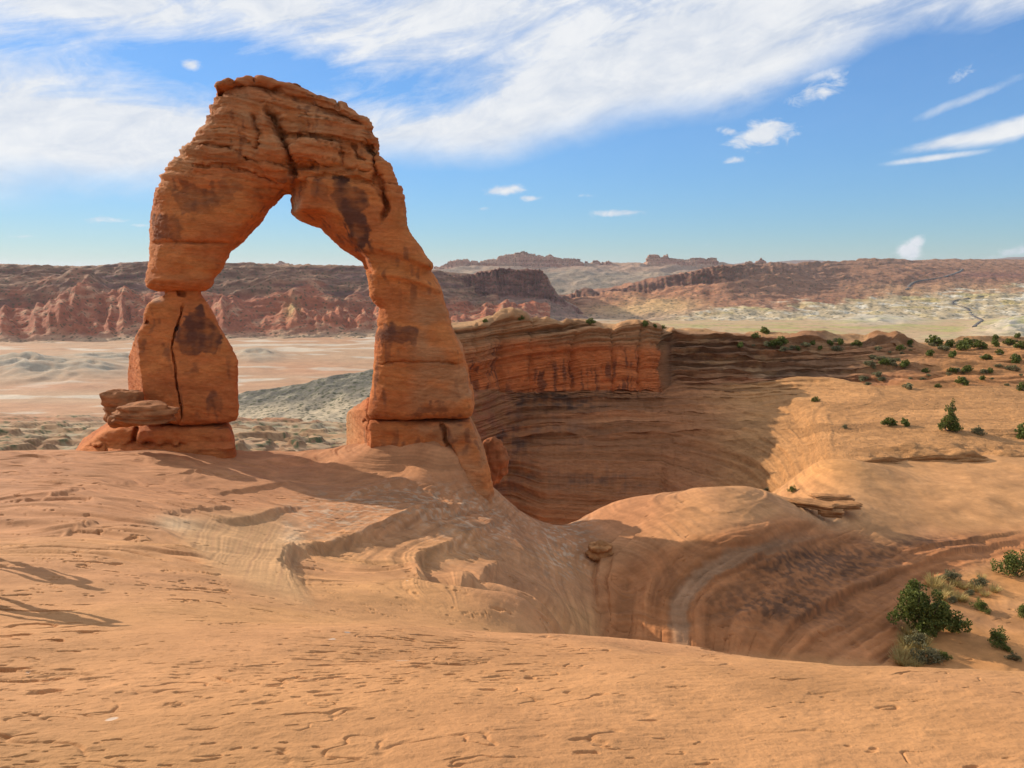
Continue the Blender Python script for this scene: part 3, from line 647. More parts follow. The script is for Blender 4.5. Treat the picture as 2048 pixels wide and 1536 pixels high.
    bd = np.clip(l1*.5 + l2*.9 + l3*.7, -1, 1)
    C = lerp(C, [.17, .07, .036], np.exp(-np.abs(U-1341)/9)*sst(T, .95, 1.1)*sst(T, 2.2, 1.9)*.9)  # shadow in the crease at the wall's end painted dark red-brown
    bc = N3(st1*3.7+.5, U/160, 0, 134)
    C = lerp(C, [.36, .165, .075], w1*sst(bc + .3*n2, -.1, .3)*.8)
    C = lerp(C, [.15, .07, .038], w1*sst(-bc + .3*n2, .05, .3)*.7)
    bc2 = N3(st2*3.1+.5, U/220, 0, 135)
    C = C*(1 + w2*.35*np.clip(bc2*1.6, -1, 1))[..., None]
    C = C*(1 + (.30-.12*slope)*bd*lw*np.clip(1-.4*tr, 0, 1) + .15*np.clip(n2, -1, 1))[..., None]
    C = lerp(C, [.46, .27, .13], top*.6*(1-rock_))
    C = lerp(C, [.31, .145, .066], rock_*sst(U, 1400, 1450)*.8)
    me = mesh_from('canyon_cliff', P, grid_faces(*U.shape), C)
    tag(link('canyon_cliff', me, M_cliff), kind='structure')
    return P, U, V, T
CLIFF = build_cliff()

def terrace(P, zscale, amp, seed, fr=1.0):
    X, Y, Z = P[..., 0], P[..., 1], P[..., 2]
    zt = Z + .25*zscale*fbm(X/(9*zscale), Y/(9*zscale), 0, 3, seed)
    return amp*(np.tanh(5*N3(X/(14*zscale), Y/(14*zscale), zt/zscale*.9, seed+1)) + .55*np.tanh(4*N3(X/(7*zscale), Y/(7*zscale), zt/zscale*2.6, seed+2)) + .3*N3(X/(3*zscale), Y/(3*zscale), zt/zscale*6, seed+3))
def far_loft(name, cols, nu, counts, disp_fn, col_fn, mat, smooth_t=3, kind='structure'):
    P, U, T = loft_grid(cols, nu, counts, smooth_t)
    Nn = normals_grid(P); Nn *= np.sign(-(Nn*P).sum(-1).mean())
    _, V = proj(P)
    P = P + Nn*disp_fn(P, U, V, T)[..., None]
    C = col_fn(P, U, V, T)
    o = link(name, mesh_from(name, P, grid_faces(*U.shape), C), mat)
    if kind: tag(o, kind=kind)
    return o
ZF = -150.0
def d_at(v, z=ZF):
    x, y, zz = ray(1024, v); return float(z/zz*y)

# valley floor: broad flat sheet to the horizon, pale clay and salt streaks
def build_floor():
    th = np.linspace(-1.1, 1.1, 700); d = np.concatenate([np.geomspace(180, 3400, 640), np.geomspace(3600, 40000, 40)])
    TH, D = np.meshgrid(th, d, indexing='ij'); Y = D; X = np.tan(np.clip(TH, -1.1, 1.1))*D
    near_rise = sst(D, 900, 300)
    Z = ZF + near_rise*62 + 2.2*fbm(X/160, Y/160, 0, 4, 201)
    Z -= sst(D, 4200, 9000)*60
    # towards the photographer the floor breaks into a rim of ledgy rock and a gorge
    zt = fbm(X/60, Y/60, 0, 4, 203)
    zt2 = fbm(X/22, Y/30, 0, 4, 204)
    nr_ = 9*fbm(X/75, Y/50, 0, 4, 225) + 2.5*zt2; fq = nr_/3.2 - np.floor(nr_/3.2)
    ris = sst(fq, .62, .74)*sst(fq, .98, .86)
    Z += near_rise*(3.2*(np.floor(nr_/3.2) + sst(fq, .62, .95)) + 1.2*fbm(X/9, Y/9, 0, 4, 224))
    rim = sst(D + 45*fbm(X/55, Y/55, 0, 4, 205), 300, 262)
    Z -= rim*60
    P = np.stack([X, Y, Z], -1); U, V = proj(P)
    # grey-white clay mounds
    def mound(cu, cv, su, sv, h, sd):
        m = gmask(U, V, cu, cv, su, sv); r = .8-np.abs(fbm(X/70, Y/70, 0, 3, sd))*.9
        return m, m*h*np.clip(r, .1, 1)
    clay = np.zeros_like(X)
    for cu, cv, su, sv, h, sd in ((70, 742, 110, 20, 26, 211), (190, 742, 60, 14, 14, 212), (215, 718, 90, 9, 14, 213), (510, 712, 45, 12, 18, 214), (30, 735, 60, 14, 14, 217)):
        m, hh = mound(cu, cv, su, sv, h, sd); Z += hh; clay = np.maximum(clay, m)
    for cu, cv, su, sv, h, sd in ((1640, 612, 60, 10, 45, 215), (1560, 625, 80, 7, 26, 216), (1760, 640, 90, 9, 18, 218), (1850, 615, 110, 12, 26, 219), (2050, 660, 80, 20, 45, 220), (1980, 605, 110, 12, 26, 221)):
        m, hh = mound(cu, cv, su, sv, h, sd); Z += hh; clay = np.maximum(clay, m)
    P = np.stack([X, Y, Z], -1)
    n1 = fbm(X/420, Y/160, 0, 4, 206); n2 = fbm(X/120, Y/60, 0, 4, 207)
    C = lerp(np.broadcast_to([.44, .28, .168], P.shape), [.45, .245, .135], np.clip(.5+1.3*n1, 0, 1))
    C = lerp(C, [.55, .47, .36], sst(n2 + .6*N3(X/500, Y/45, 0, 208), .2, .55)*.8)
    C = lerp(C, [.37, .315, .23], np.clip(clay*1.4, 0, 1)*(.75+.5*np.clip(fbm(X/14, Y/10, Z/3, 3, 226), -.6, .5)))
    C = lerp(C, [.46, .22, .12], gmask(U, V, 130, 775, 160, 8)*.6 + gmask(U, V, 640, 745, 150, 8)*.4)
    rr = sst(U, 1150, 1300)
    C = lerp(C, [.50, .35, .19], rr*.7)
    C = lerp(C, [.52, .46, .35], rr*np.clip(clay*1.3, 0, 1)*.9)
    C = lerp(C, [.36, .34, .10], rr*gmask(V, U, 658, 1600, 16, 1e4)*sst(n2+.3*n1, -.15, .4)*.8)
    C = lerp(C, [.50, .40, .13], gmask(U, V, 1840, 600, 90, 6)*.7)
    C = lerp(C, [.33, .27, .16], np.clip(sst(D, 760, 560)*(.6+.4*n2), 0, 1))
    C = lerp(C, [.36, .20, .095], near_rise*sst(zt2+zt, -.25, .2)*.9)
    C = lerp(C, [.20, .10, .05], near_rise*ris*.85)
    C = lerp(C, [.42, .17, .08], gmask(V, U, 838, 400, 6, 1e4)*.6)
    C = lerp(C, [.20, .11, .06], sst(D + 45*fbm(X/55, Y/55, 0, 4, 205), 345, 300)*.85)  # shade along the gorge rim painted as darker rock
    scr = sst(D, 800, 600)
    sh = fbm(X/5.0, Y/5.0, 0, 2, 209)
    C = lerp(C, [.06, .075, .03], scr*sst(sh, .28, .38)*.9)
    C = lerp(C, [.10, .11, .05], sst(D, 800, 1000)*sst(U, 1000, 1200)*sst(fbm(X/14, Y/14, 0, 2, 210), .45, .6)*.6)
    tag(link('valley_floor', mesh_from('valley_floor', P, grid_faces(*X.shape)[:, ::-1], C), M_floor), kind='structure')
build_floor()

# low grey ridge of shale crossing the valley behind the opening
def grey_d(P, U, V, T): return 3.0*fbm(P[..., 0]/30, P[..., 1]/30, P[..., 2]/10, 4, 231)
def grey_c(P, U, V, T):
    X, Y = P[..., 0], P[..., 1]
    C = lerp(np.broadcast_to([.135, .122, .095], P.shape), [.27, .235, .17], sst(fbm(X/18, Y/25, 0, 4, 232), -.1, .5))
    C = lerp(C, [.45, .36, .24], sst(T, 1.4, 2.4))
    return lerp(C, [.06, .065, .03], sst(fbm(X/4.5, Y/4.5, 0, 2, 233), .34, .44)*.85)
far_loft('shale_ridge', {
    380: [(812, 760), (806, 720), (826, 640), (838, 600), (850, 560)],
    480: [(795, 760), (788, 720), (820, 640), (838, 590), (850, 540)],
    600: [(775, 770), (767, 720), (815, 620), (838, 570), (852, 530)],
    740: [(748, 790), (740, 740), (800, 610), (835, 560), (853, 520)],
    900: [(730, 800), (722, 750), (790, 610), (835, 560), (853, 520)]}, 300, (15, 90, 40, 30), grey_d, grey_c, M_scrubfloor)

# big mesa on the left, its face stepping down in ledges to red badlands
def mesa_d(P, U, V, T):
    X, Y, Z = P[..., 0], P[..., 1], P[..., 2]
    spur = np.abs(np.mod(U/47.0 + (V-640)*.004 + .8*N3(U/70, 0, 0, 243) + .25*N3(U/20, V/20, 0, 244), 1) - .5)*2
    sp2 = np.abs(np.mod(U/23.0 + .5*N3(U/40, V/30, 0, 245), 1) - .5)*2
    foot = sst(T, 2.2, 3.2)*sst(T, 4.0, 3.6)
    big = fbm(U/160, V/90, 0, 3, 246)
    rid = 0*U
    for k_, (pl_, w_, h_) in enumerate((([(232, 540), (180, 600), (100, 695)], 24, 34), ([(160, 600), (150, 690)], 14, 18), ([(20, 640), (0, 700)], 16, 20), ([(300, 610), (262, 695)], 16, 20), ([(700, 600), (668, 640), (640, 690)], 22, 30), ([(560, 600), (590, 640), (600, 690)], 12, 18), ([(-120, 560), (-190, 690)], 30, 34))):
        dd_, _, tt_ = seg_dist(U + 9*N3(U/30, V/24, 0, 256), V, pl_); rid = np.maximum(rid, h_*np.exp(-dd_/w_)*sst(tt_, 0, .25))
    return rid*sst(T, 1.25, 1.9)*sst(T, 4, 3.6) + terrace(P, 22, 9, 247)*sst(T, 1.0, 1.25)*sst(T, 3.4, 2.6) + foot*(24*(1-spur)**1.3*np.clip(.5+1.6*N3(U/90, 0, 5, 249), .05, 1.4) + 10*(1-sp2)*np.clip(.6+1.5*N3(U/50, 0, 9, 250), 0, 1.3)) + 50*big*sst(T, 1.35, 2.1)*sst(T, 4, 3) + 6*fbm(X/40, Y/40, Z/16, 4, 248)
def mesa_c(P, U, V, T):
    X, Y, Z = P[..., 0], P[..., 1], P[..., 2]
    n1, n2 = fbm(X/160, Y/160, Z/50, 4, 251), fbm(X/45, Y/45, Z/16, 4, 252)
    zt = Z + 8*n1
    C = lerp(np.broadcast_to([.19, .088, .054], P.shape), [.27, .145, .085], np.clip(.5+n2, 0, 1))
    C = lerp(C, [.34, .20, .12], sst(N3(X/300, Y/300, zt/11, 253), .15, .4)*.7)
    C = lerp(C, [.15, .07, .06], sst(N3(X/300, Y/300, zt/16, 254), .1, .4)*.7)
    ft = sst(T + .55*n1 + .5*N3(U/60, 0, 0, 255), 1.9, 2.8)
    C = lerp(C, [.41, .125, .058], ft*.85)
    C = lerp(C, [.42, .26, .15], ft*sst(n2, .1, .5)*.5)
    C = lerp(C, [.45, .31, .19], sst(T, 3.75, 4.1)*.9)
    C = lerp(C, [.40, .31, .11], gmask(U, V, 585, 632, 14, 16)*.6)
    return C*(1+.25*np.clip(n2, -1, 1))[..., None]
sk = {-450: 534, -200: 532, 0: 528, 60: 531, 130: 533, 200: 532, 255: 525, 330: 524, 420: 528, 500: 526, 560: 530, 640: 531, 700: 532, 760: 535, 860: 541, 960: 552, 1100: 575}
mesa_cols = {}
for u_, v_ in sk.items():
    k = np.interp(u_, [-450, 0, 740, 1100], [0, 0, .25, 1.0])
    f0 = 1560 + 650*k
    vf = np.interp(u_, [-450, 0, 300, 600, 740, 1100], [712, 705, 696, 692, 684, 652])
    mesa_cols[u_] = [(v_+3, f0+1500), (v_, f0+760), (v_+(vf-v_)*.30, f0+520), (v_+(vf-v_)*.58, f0+300), (v_+(vf-v_)*.88, f0+60), (vf+8, f0-60)]
far_loft('mesa', mesa_cols, 900, (20, 110, 110, 110, 40), mesa_d, mesa_c, M_mesa, 2)

# dark headland at the right-hand end of the mesa
def nose_d(P, U, V, T):
    X, Y, Z = P[..., 0], P[..., 1], P[..., 2]
    flute = np.abs(N3(U/9.0, V/60, 0, 261))*26*sst(T, .9, 1.1)*sst(T, 2.1, 1.9)
    return terrace(P, 20, 6, 262)*sst(T, .8, 1.1)*sst(T, 3, 2.2) - flute + 5*fbm(X/40, Y/40, Z/20, 4, 263)
def nose_c(P, U, V, T):
    X, Y, Z = P[..., 0], P[..., 1], P[..., 2]
    n2 = fbm(X/50, Y/50, Z/18, 4, 264)
    C = lerp(np.broadcast_to([.17, .075, .055], P.shape), [.24, .11, .075], np.clip(.5+n2, 0, 1))
    C = lerp(C, [.26, .155, .11], sst(T, 2.0, 2.3)*.8)
    C = lerp(C, [.42, .31, .19], sst(T, 3.1, 3.8)*sst(n2, -.3, .3))
    C = lerp(C, [.38, .26, .16], sst(T, 1.0, .7)*.8)
    return C*(1+.2*np.clip(n2, -1, 1))[..., None]
nc = {}
for u_, vt, vc in ((820, 548, 575), (870, 544, 590), (900, 550, 596), (935, 553, 600), (955, 545, 598), (1000, 538, 590), (1040, 540, 590), (1075, 541, 592), (1090, 548, 594), (1103, 570, 598), (1118, 592, 604), (1150, 612, 618), (1200, 642, 644)):
    nc[u_] = [(vt+2, 3300), (vt, 2660), (vc, 2600), ((vc+648)/2, 2440), (650, 2240), (656, 2200)]
far_loft('mesa_headland', nc, 460, (15, 90, 60, 60, 10), nose_d, nose_c, M_mesa, 1)

# broad hill on the right with a broken cliff band, rising to a scrubby plateau
def hill_d(P, U, V, T):
    X, Y, Z = P[..., 0], P[..., 1], P[..., 2]
    cl = sst(T, .8, 1.05)*sst(T, 2.2, 1.9)*sst(U, 1700, 1450)
    gul = np.abs(N3(U/26 + (V-600)*.01, V/200, 0, 271))
    return terrace(P, 26, 13, 272)*(sst(T, .6, 1.0)*sst(T, 3.3, 2.2)*sst(U, 2050, 1750)*.9 + .12) + cl*14*N3(U/7, V/30, 0, 273) - 4*gul*sst(T, 1.8, 2.4)*sst(T, 4, 3.2) + 7*fbm(X/60, Y/60, Z/25, 4, 274)
def hill_c(P, U, V, T):
    X, Y, Z = P[..., 0], P[..., 1], P[..., 2]
    n1, n2 = fbm(X/260, Y/260, Z/70, 4, 275), fbm(X/60, Y/60, Z/22, 4, 276)
    C = lerp(np.broadcast_to([.30, .13, .07], P.shape), [.37, .175, .095], np.clip(.5+n2, 0, 1))
    C = lerp(C, [.15, .07, .046], sst(T + .3*n2, 2.1, 1.8)*sst(T, .8, 1.0)*sst(U, 1750, 1500)*.9)
    C = lerp(C, [.26, .135, .078], sst(U, 1380, 1520)*sst(V + 14*n1, 612, 570)*.85)
    C = lerp(C, [.36, .20, .125], sst(V, 535, 520)*sst(U, 1650, 1760)*.5)
    C = lerp(C, [.55, .35, .16], np.clip(gmask(U, V, 1330, 612, 75, 18) + .7*gmask(U, V, 1240, 622, 80, 12), 0, 1)*.9)
    C = lerp(C, [.50, .29, .15], sst(U, 1650, 1850)*sst(V, 560, 582)*.7)
    C = lerp(C, [.20, .085, .065], gmask(U, V, 1980, 551, 110, 7)*.7)
    lv = np.interp(U, [1250, 1450, 1650, 1800, 2048], [640, 618, 602, 590, 578])
    bl = sst(V + 14*n1 + 7*n2, lv-7, lv+9)*sst(U, 1300, 1420)
    C = lerp(C, [.47, .375, .22], bl*.9)
    C = lerp(C, [.58, .53, .42], bl*sst(n2 + .4*N3(U/40, V/7, 0, 277), .1, .4)*.85)
    C = lerp(C, [.50, .38, .12], bl*sst(N3(U/60, V/9, 0, 278), .15, .4)*.6)
    C = lerp(C, [.52, .42, .28], sst(T, 3.2, 4.0)*.5)
    return C*(1+.22*np.clip(n2, -1, 1))[..., None]
hc = {}
for u_, vt, vc in ((1060, 606, 612), (1118, 592, 604), (1160, 583, 596), (1230, 574, 590), (1300, 561, 580), (1380, 543, 568), (1440, 531, 560), (1500, 528, 552), (1560, 527, 550), (1600, 529, 552), (1680, 527, 552), (1760, 521, 550), (1900, 520, 550), (2048, 519, 550), (2500, 521, 552)):
    fl = np.interp(u_, [1060, 1440, 1700, 2500], [0, 0, 1, 1])
    hc[u_] = [(vt+2, 5200), (vt, 3500+1500*fl), (vc, 3350+650*fl), ((vc+640)/2, 2900+200*fl), (645, 2320), (655, 2200)]
far_loft('scrub_hill', hc, 900, (15, 90, 90, 80, 15), hill_d, hill_c, M_far, 2)

# distant plateau below the far buttes
def plat_d(P, U, V, T): return terrace(P, 45, 16, 281) + 16*fbm(P[..., 0]/150, P[..., 1]/150, P[..., 2]/60, 4, 282)
def plat_c(P, U, V, T):
    X, Y, Z = P[..., 0], P[..., 1], P[..., 2]
    n2 = fbm(X/120, Y/120, Z/40, 4, 283)
    C = lerp(np.broadcast_to([.25, .20, .145], P.shape), [.36, .26, .18], np.clip(.5+n2, 0, 1))
    C = lerp(C, [.42, .24, .16], sst(V, 548, 532)*.6)
    return C
far_loft('distant_plateau', {600: [(545, 9000), (538, 6800), (560, 5400), (600, 4200), (620, 3900)], 860: [(544, 9000), (538, 6800), (560, 5400), (600, 4200), (620, 3900)], 1000: [(540, 9000), (533, 6800), (556, 5400), (600, 4200), (620, 3900)],
    1225: [(536, 9000), (530, 6800), (555, 5400), (600, 4200), (620, 3900)], 1450: [(534, 9000), (529, 6800), (555, 5400), (600, 4200), (620, 3900)], 1800: [(534, 9000), (530, 6800), (555, 5400), (600, 4200), (620, 3900)]}, 500, (10, 70, 60, 20), plat_d, plat_c, M_far)
far_loft('far_hills', {1400: [(532, 22000), (530, 15000), (536, 12000), (545, 11000)], 1545: [(527, 22000), (525, 15000), (532, 12000), (545, 11000)], 1590: [(524, 22000), (521, 15000), (531, 12000), (545, 11000)], 1640: [(524, 22000), (521, 15000), (531, 12000), (545, 11000)], 1680: [(530, 22000), (528, 15000), (535, 12000), (545, 11000)], 1980: [(523, 22000), (519, 15000), (530, 12000), (545, 11000)],
    2030: [(517, 22000), (514, 15000), (528, 12000), (545, 11000)], 2300: [(520, 22000), (516, 15000), (528, 12000), (545, 11000)]}, 200, (8, 30, 10), lambda P, U, V, T: 30*fbm(P[..., 0]/500, P[..., 1]/500, 0, 3, 291), lambda P, U, V, T: np.broadcast_to([.22, .15, .12], P.shape), M_far)

# ------------------------------------------------------------------ distant buttes, each a thing
def butte(name, label, prof, depth, thick, seed, nv=46):
    """skyline profile [(u, v_top)], base row v_base; a closed rocky mass with real thickness"""
    us = np.array([p[0] for p in prof], float); tops = np.array([p[1] for p in prof], float); vb = prof[0][2]
    nu = int((us[-1]-us[0])*1.6)+8; u = np.linspace(us[0], us[-1], nu); vt = np.interp(u, us, tops) + .8*N3(u/3.5, 0, 0, seed)
    # cross-section: front foot, front shoulder, top edge, back edge, back foot
    fr = np.linspace(0, 1, nv); V0 = vb + 3
    rows = []
    cx = depth
    for f in fr:
        v = V0 + (vt-V0)*f
        off = -thick*(.5 - .30*f**.6)
        rows.append(pix(u, v, np.full(nu, cx+off)))
    rows.append(pix(u, vt + (V0-vt)*.02, np.full(nu, cx + thick*.25)))
    rows.append(pix(u, V0 + 0*u, np.full(nu, cx + thick*.5)))
    P = np.stack(rows, 1)
    X, Y, Z = P[..., 0], P[..., 1], P[..., 2]
    Nn = normals_grid(P); Nn *= np.sign(-(Nn*P).sum(-1).mean())
    Ug = np.broadcast_to(u[:, None], X.shape); Tg = np.broadcast_to(np.concatenate([fr, [1, 1]])[None], X.shape)
    dd = -22*np.abs(N3(Ug/6.0, Tg*1.2, 0, seed+1)) + 9*np.tanh(4*N3(X/900, Y/900, Z/22, seed+2)) + 5*N3(X/60, Y/60, Z/40, seed+3)
    P = P + Nn*(dd*sst(Tg, 0, .15))[..., None]
    n = fbm(X/120, Y/120, Z/30, 4, seed+4)
    C = lerp(np.broadcast_to([.42, .21, .14], P.shape), [.50, .30, .20], np.clip(.5+n, 0, 1))
    C = lerp(C, [.46, .31, .20], sst(Tg, .35, .12)*.6)
    o = link(name, mesh_from(name, P, grid_faces(*X.shape), C), M_far)
    return tag(o, label, 'butte')
butte('sandstone_butte', 'wide pink sandstone butte with a long ragged wall beyond the dark headland', [(868, 533, 541), (885, 528), (905, 520), (912, 517), (935, 517), (940, 524), (950, 520), (955, 524), (975, 521), (995, 516), (1000, 512), (1015, 510), (1030, 503), (1050, 501), (1062, 505), (1075, 511), (1090, 513), (1100, 510), (1112, 515), (1125, 517), (1160, 517), (1168, 524)], 6700, 420, 301)
butte('sandstone_butte', 'row of small rock pinnacles at the right end of the long pink butte', [(1166, 528, 534), (1169, 521), (1176, 521), (1180, 526), (1186, 519), (1196, 519), (1203, 526), (1206, 522), (1209, 530), (1212, 521), (1218, 519), (1224, 524), (1226, 531)], 6750, 150, 311)
butte('sandstone_butte', 'flat topped pink butte with a thin spire on its left half', [(1287, 529, 532), (1293, 518), (1298, 508), (1312, 507), (1318, 513), (1326, 514), (1331, 509), (1334, 506), (1337, 513), (1352, 516), (1372, 517), (1382, 514), (1400, 513), (1410, 515), (1420, 513), (1434, 514), (1437, 520), (1440, 530)], 6600, 320, 321)
butte('sandstone_butte', 'pair of tiny dark rock towers on the scrubby skyline', [(1490, 529, 532), (1492, 524), (1500, 523), (1504, 528), (1512, 527), (1516, 520), (1522, 517), (1529, 518), (1531, 529)], 5600, 120, 331)
butte('sandstone_butte', 'tiny pale double pointed rock seen through the arch opening', [(535, 531, 534), (548, 527), (553, 524), (557, 521), (563, 521), (568, 522), (572, 526), (590, 531)], 6400, 150, 341)

# ------------------------------------------------------------------ the arch
ARX, ARY = 0.12, 42.0                         # arch plane: y + ARX*x = ARY
_ln = math.hypot(1, ARX)
AX = np.array([1, -ARX, 0])/_ln; AN = np.array([ARX, 1, 0])/_ln      # along the plane, away from the camera
A0 = np.array([0, ARY, 0])
def ap(u, v):
    """pixel -> (a, z) in the arch plane"""
    x, y, z = ray(u, v); t = ARY/(y + ARX*x); p = np.stack([x*t, y*t, z*t], -1) - A0
    return np.stack([p @ AX, p[..., 2]], -1)
def apl(pts): return np.array([ap(u, v) for u, v in pts])
def surface_nets(F, org, h):
    ins = F < 0
    nx, ny, nz = F.shape
    def cut(a, i, j, k): return a[i:nx-1+i, j:ny-1+j, k:nz-1+k]
    cnt = np.zeros((nx-1, ny-1, nz-1), np.int8)
    for i in (0, 1):
        for j in (0, 1):
            for k in (0, 1): cnt += cut(ins, i, j, k)
    act = (cnt > 0) & (cnt < 8)
    idx = np.argwhere(act); n = len(idx)
    ids = np.full(act.shape, -1, np.int32); ids[act] = np.arange(n)
    acc = np.zeros((n, 3)); w = np.zeros(n)
    I, J, K = idx.T
    for ax in range(3):
        for p in (0, 1):
            for q in (0, 1):
                o0 = [0, 0, 0]; o1 = [0, 0, 0]; oth = [b for b in range(3) if b != ax]
                o0[oth[0]] = o1[oth[0]] = p; o0[oth[1]] = o1[oth[1]] = q; o1[ax] = 1
                f0 = F[I+o0[0], J+o0[1], K+o0[2]]; f1 = F[I+o1[0], J+o1[1], K+o1[2]]
                m = (f0 < 0) != (f1 < 0)
                t = np.where(m, f0/np.where(m, f0-f1, 1), 0)
                c = np.zeros((n, 3)); c[:] = o0; c[:, ax] = t
                acc[m] += c[m]; w[m] += 1
    V = (idx + acc/w[:, None])*h + np.asarray(org)
    quads = []
    for ax in range(3):
        sl0 = [slice(None)]*3; sl1 = [slice(None)]*3; sl0[ax] = slice(0, -1); sl1[ax] = slice(1, None)
        a, b = ins[tuple(sl0)], ins[tuple(sl1)]; e = np.argwhere(a != b)
        oth = [q for q in range(3) if q != ax]
        ok = np.ones(len(e), bool)
        for q in oth: ok &= (e[:, q] > 0) & (e[:, q] < F.shape[q]-1)
        e = e[ok]
        fl = a[tuple(e.T)]
        def cid(d0, d1):
            c = e.copy(); c[:, oth[0]] += d0; c[:, oth[1]] += d1; return ids[tuple(c.T)]
        q4 = np.stack([cid(-1, -1), cid(0, -1), cid(0, 0), cid(-1, 0)], 1)
        flip = ~fl if ax != 1 else fl
        q4[flip] = q4[flip][:, ::-1]; quads.append(q4)
    return V, np.concatenate(quads)
def vert_normals(V, Q):
    n = np.zeros_like(V); fn = np.cross(V[Q[:, 2]]-V[Q[:, 0]], V[Q[:, 3]]-V[Q[:, 1]])
    for k in range(4):
        for c in range(3): n[:, c] += np.bincount(Q[:, k], fn[:, c], len(V))
    return n/(np.linalg.norm(n, axis=1, keepdims=True)+1e-9)

def z1(p): return [(140+x*.43945, 120+y*.43945) for x, y in p]
def z2(p): return [(140+x*.43945, 520+y*.43945) for x, y in p]
OUT_SPAN = z1([(415, 1056), (362, 1044), (343, 1030), (342, 985), (356, 900), (358, 820), (354, 740), (371, 660), (386, 590), (420, 520), (450, 460), (500, 420), (545, 370), (600, 290), (640, 235), (662, 190), (692, 150), (745, 120), (830, 95), (900, 105), (1000, 130), (1100, 170), (1200, 215), (1290, 255), (1360, 295), (1383, 312), (1390, 350), (1400, 400), (1393, 420), (1440, 470), (1480, 530), (1518, 590), (1530, 650), (1536, 740), (1548, 780), (1590, 835), (1618, 880), (1648, 922), (1655, 945), (1638, 958), (1668, 1000), (1692, 1045), (1698, 1080), (1722, 1160), (1745, 1230), (1780, 1310), (1797, 1370), (1812, 1430), (1820, 1500)]) + \
    z2([(1832, 600), (1839, 650), (1836, 690), (1815, 708), (1700, 710), (1500, 711), (1372, 712), (1352, 690), (1358, 650), (1366, 600), (1376, 540), (1381, 450), (1386, 350), (1398, 300)]) + \
    z1([(1390, 1215), (1397, 1170), (1402, 1130), (1380, 1112), (1362, 1080), (1357, 1010), (1343, 960), (1322, 920), (1280, 890), (1222, 850), (1172, 800), (1132, 760), (1080, 742), (1022, 715), (995, 690), (1000, 660), (990, 625), (998, 606), (975, 606), (940, 640), (905, 670), (880, 722), (842, 762), (800, 812), (732, 868), (710, 912), (690, 962), (652, 1000), (642, 1035), (615, 1056)])
OUT_CAP = z1([(666, 170), (658, 156), (662, 138), (688, 123), (722, 108), (754, 109), (769, 104), (844, 106), (950, 112), (1040, 127), (1120, 161), (1200, 196), (1290, 240), (1366, 288), (1385, 314), (1388, 349), (1350, 334), (1280, 299), (1200, 264), (1130, 239), (1060, 214), (980, 179), (900, 154), (834, 142), (754, 144), (702, 154), (672, 174)])
OUT_PIL = z2([(424, 122), (430, 162), (375, 180), (350, 200), (332, 240), (328, 290), (300, 340), (275, 400), (258, 450), (250, 540), (252, 620), (262, 690), (300, 733), (500, 735), (720, 730), (755, 720), (768, 695), (768, 650), (761, 560), (764, 450), (750, 420), (712, 350), (682, 300), (645, 225), (618, 185), (600, 160), (598, 122)])
OUT_PLL = z2([(20, 872), (28, 848), (60, 830), (110, 800), (160, 765), (220, 742), (300, 738), (500, 740), (715, 735), (735, 765), (748, 800), (752, 850), (745, 905), (560, 905), (200, 905), (30, 900)])
OUT_PLR = z2([(1345, 960), (1348, 860), (1352, 780), (1360, 740), (1372, 716), (1600, 716), (1820, 714), (1838, 745), (1860, 800), (1900, 900), (1922, 1000), (1930, 1085), (1935, 1140), (1780, 1170), (1500, 1010)])
OUT_BUT = z2([(1085, 960), (1108, 918), (1150, 850), (1185, 790), (1240, 745), (1300, 705), (1345, 668), (1400, 690), (1420, 800), (1400, 960), (1250, 1000)])

ROCK = bpy.data.objects.new('rock_arch', None); COL.objects.link(ROCK)
ROCK.location = (float(A0[0])-12, 42, -11)
tag(ROCK, 'tall freestanding red sandstone arch standing on the rim of the slickrock bowl', 'rock arch')
ROCK_INV = -np.array(ROCK.location)

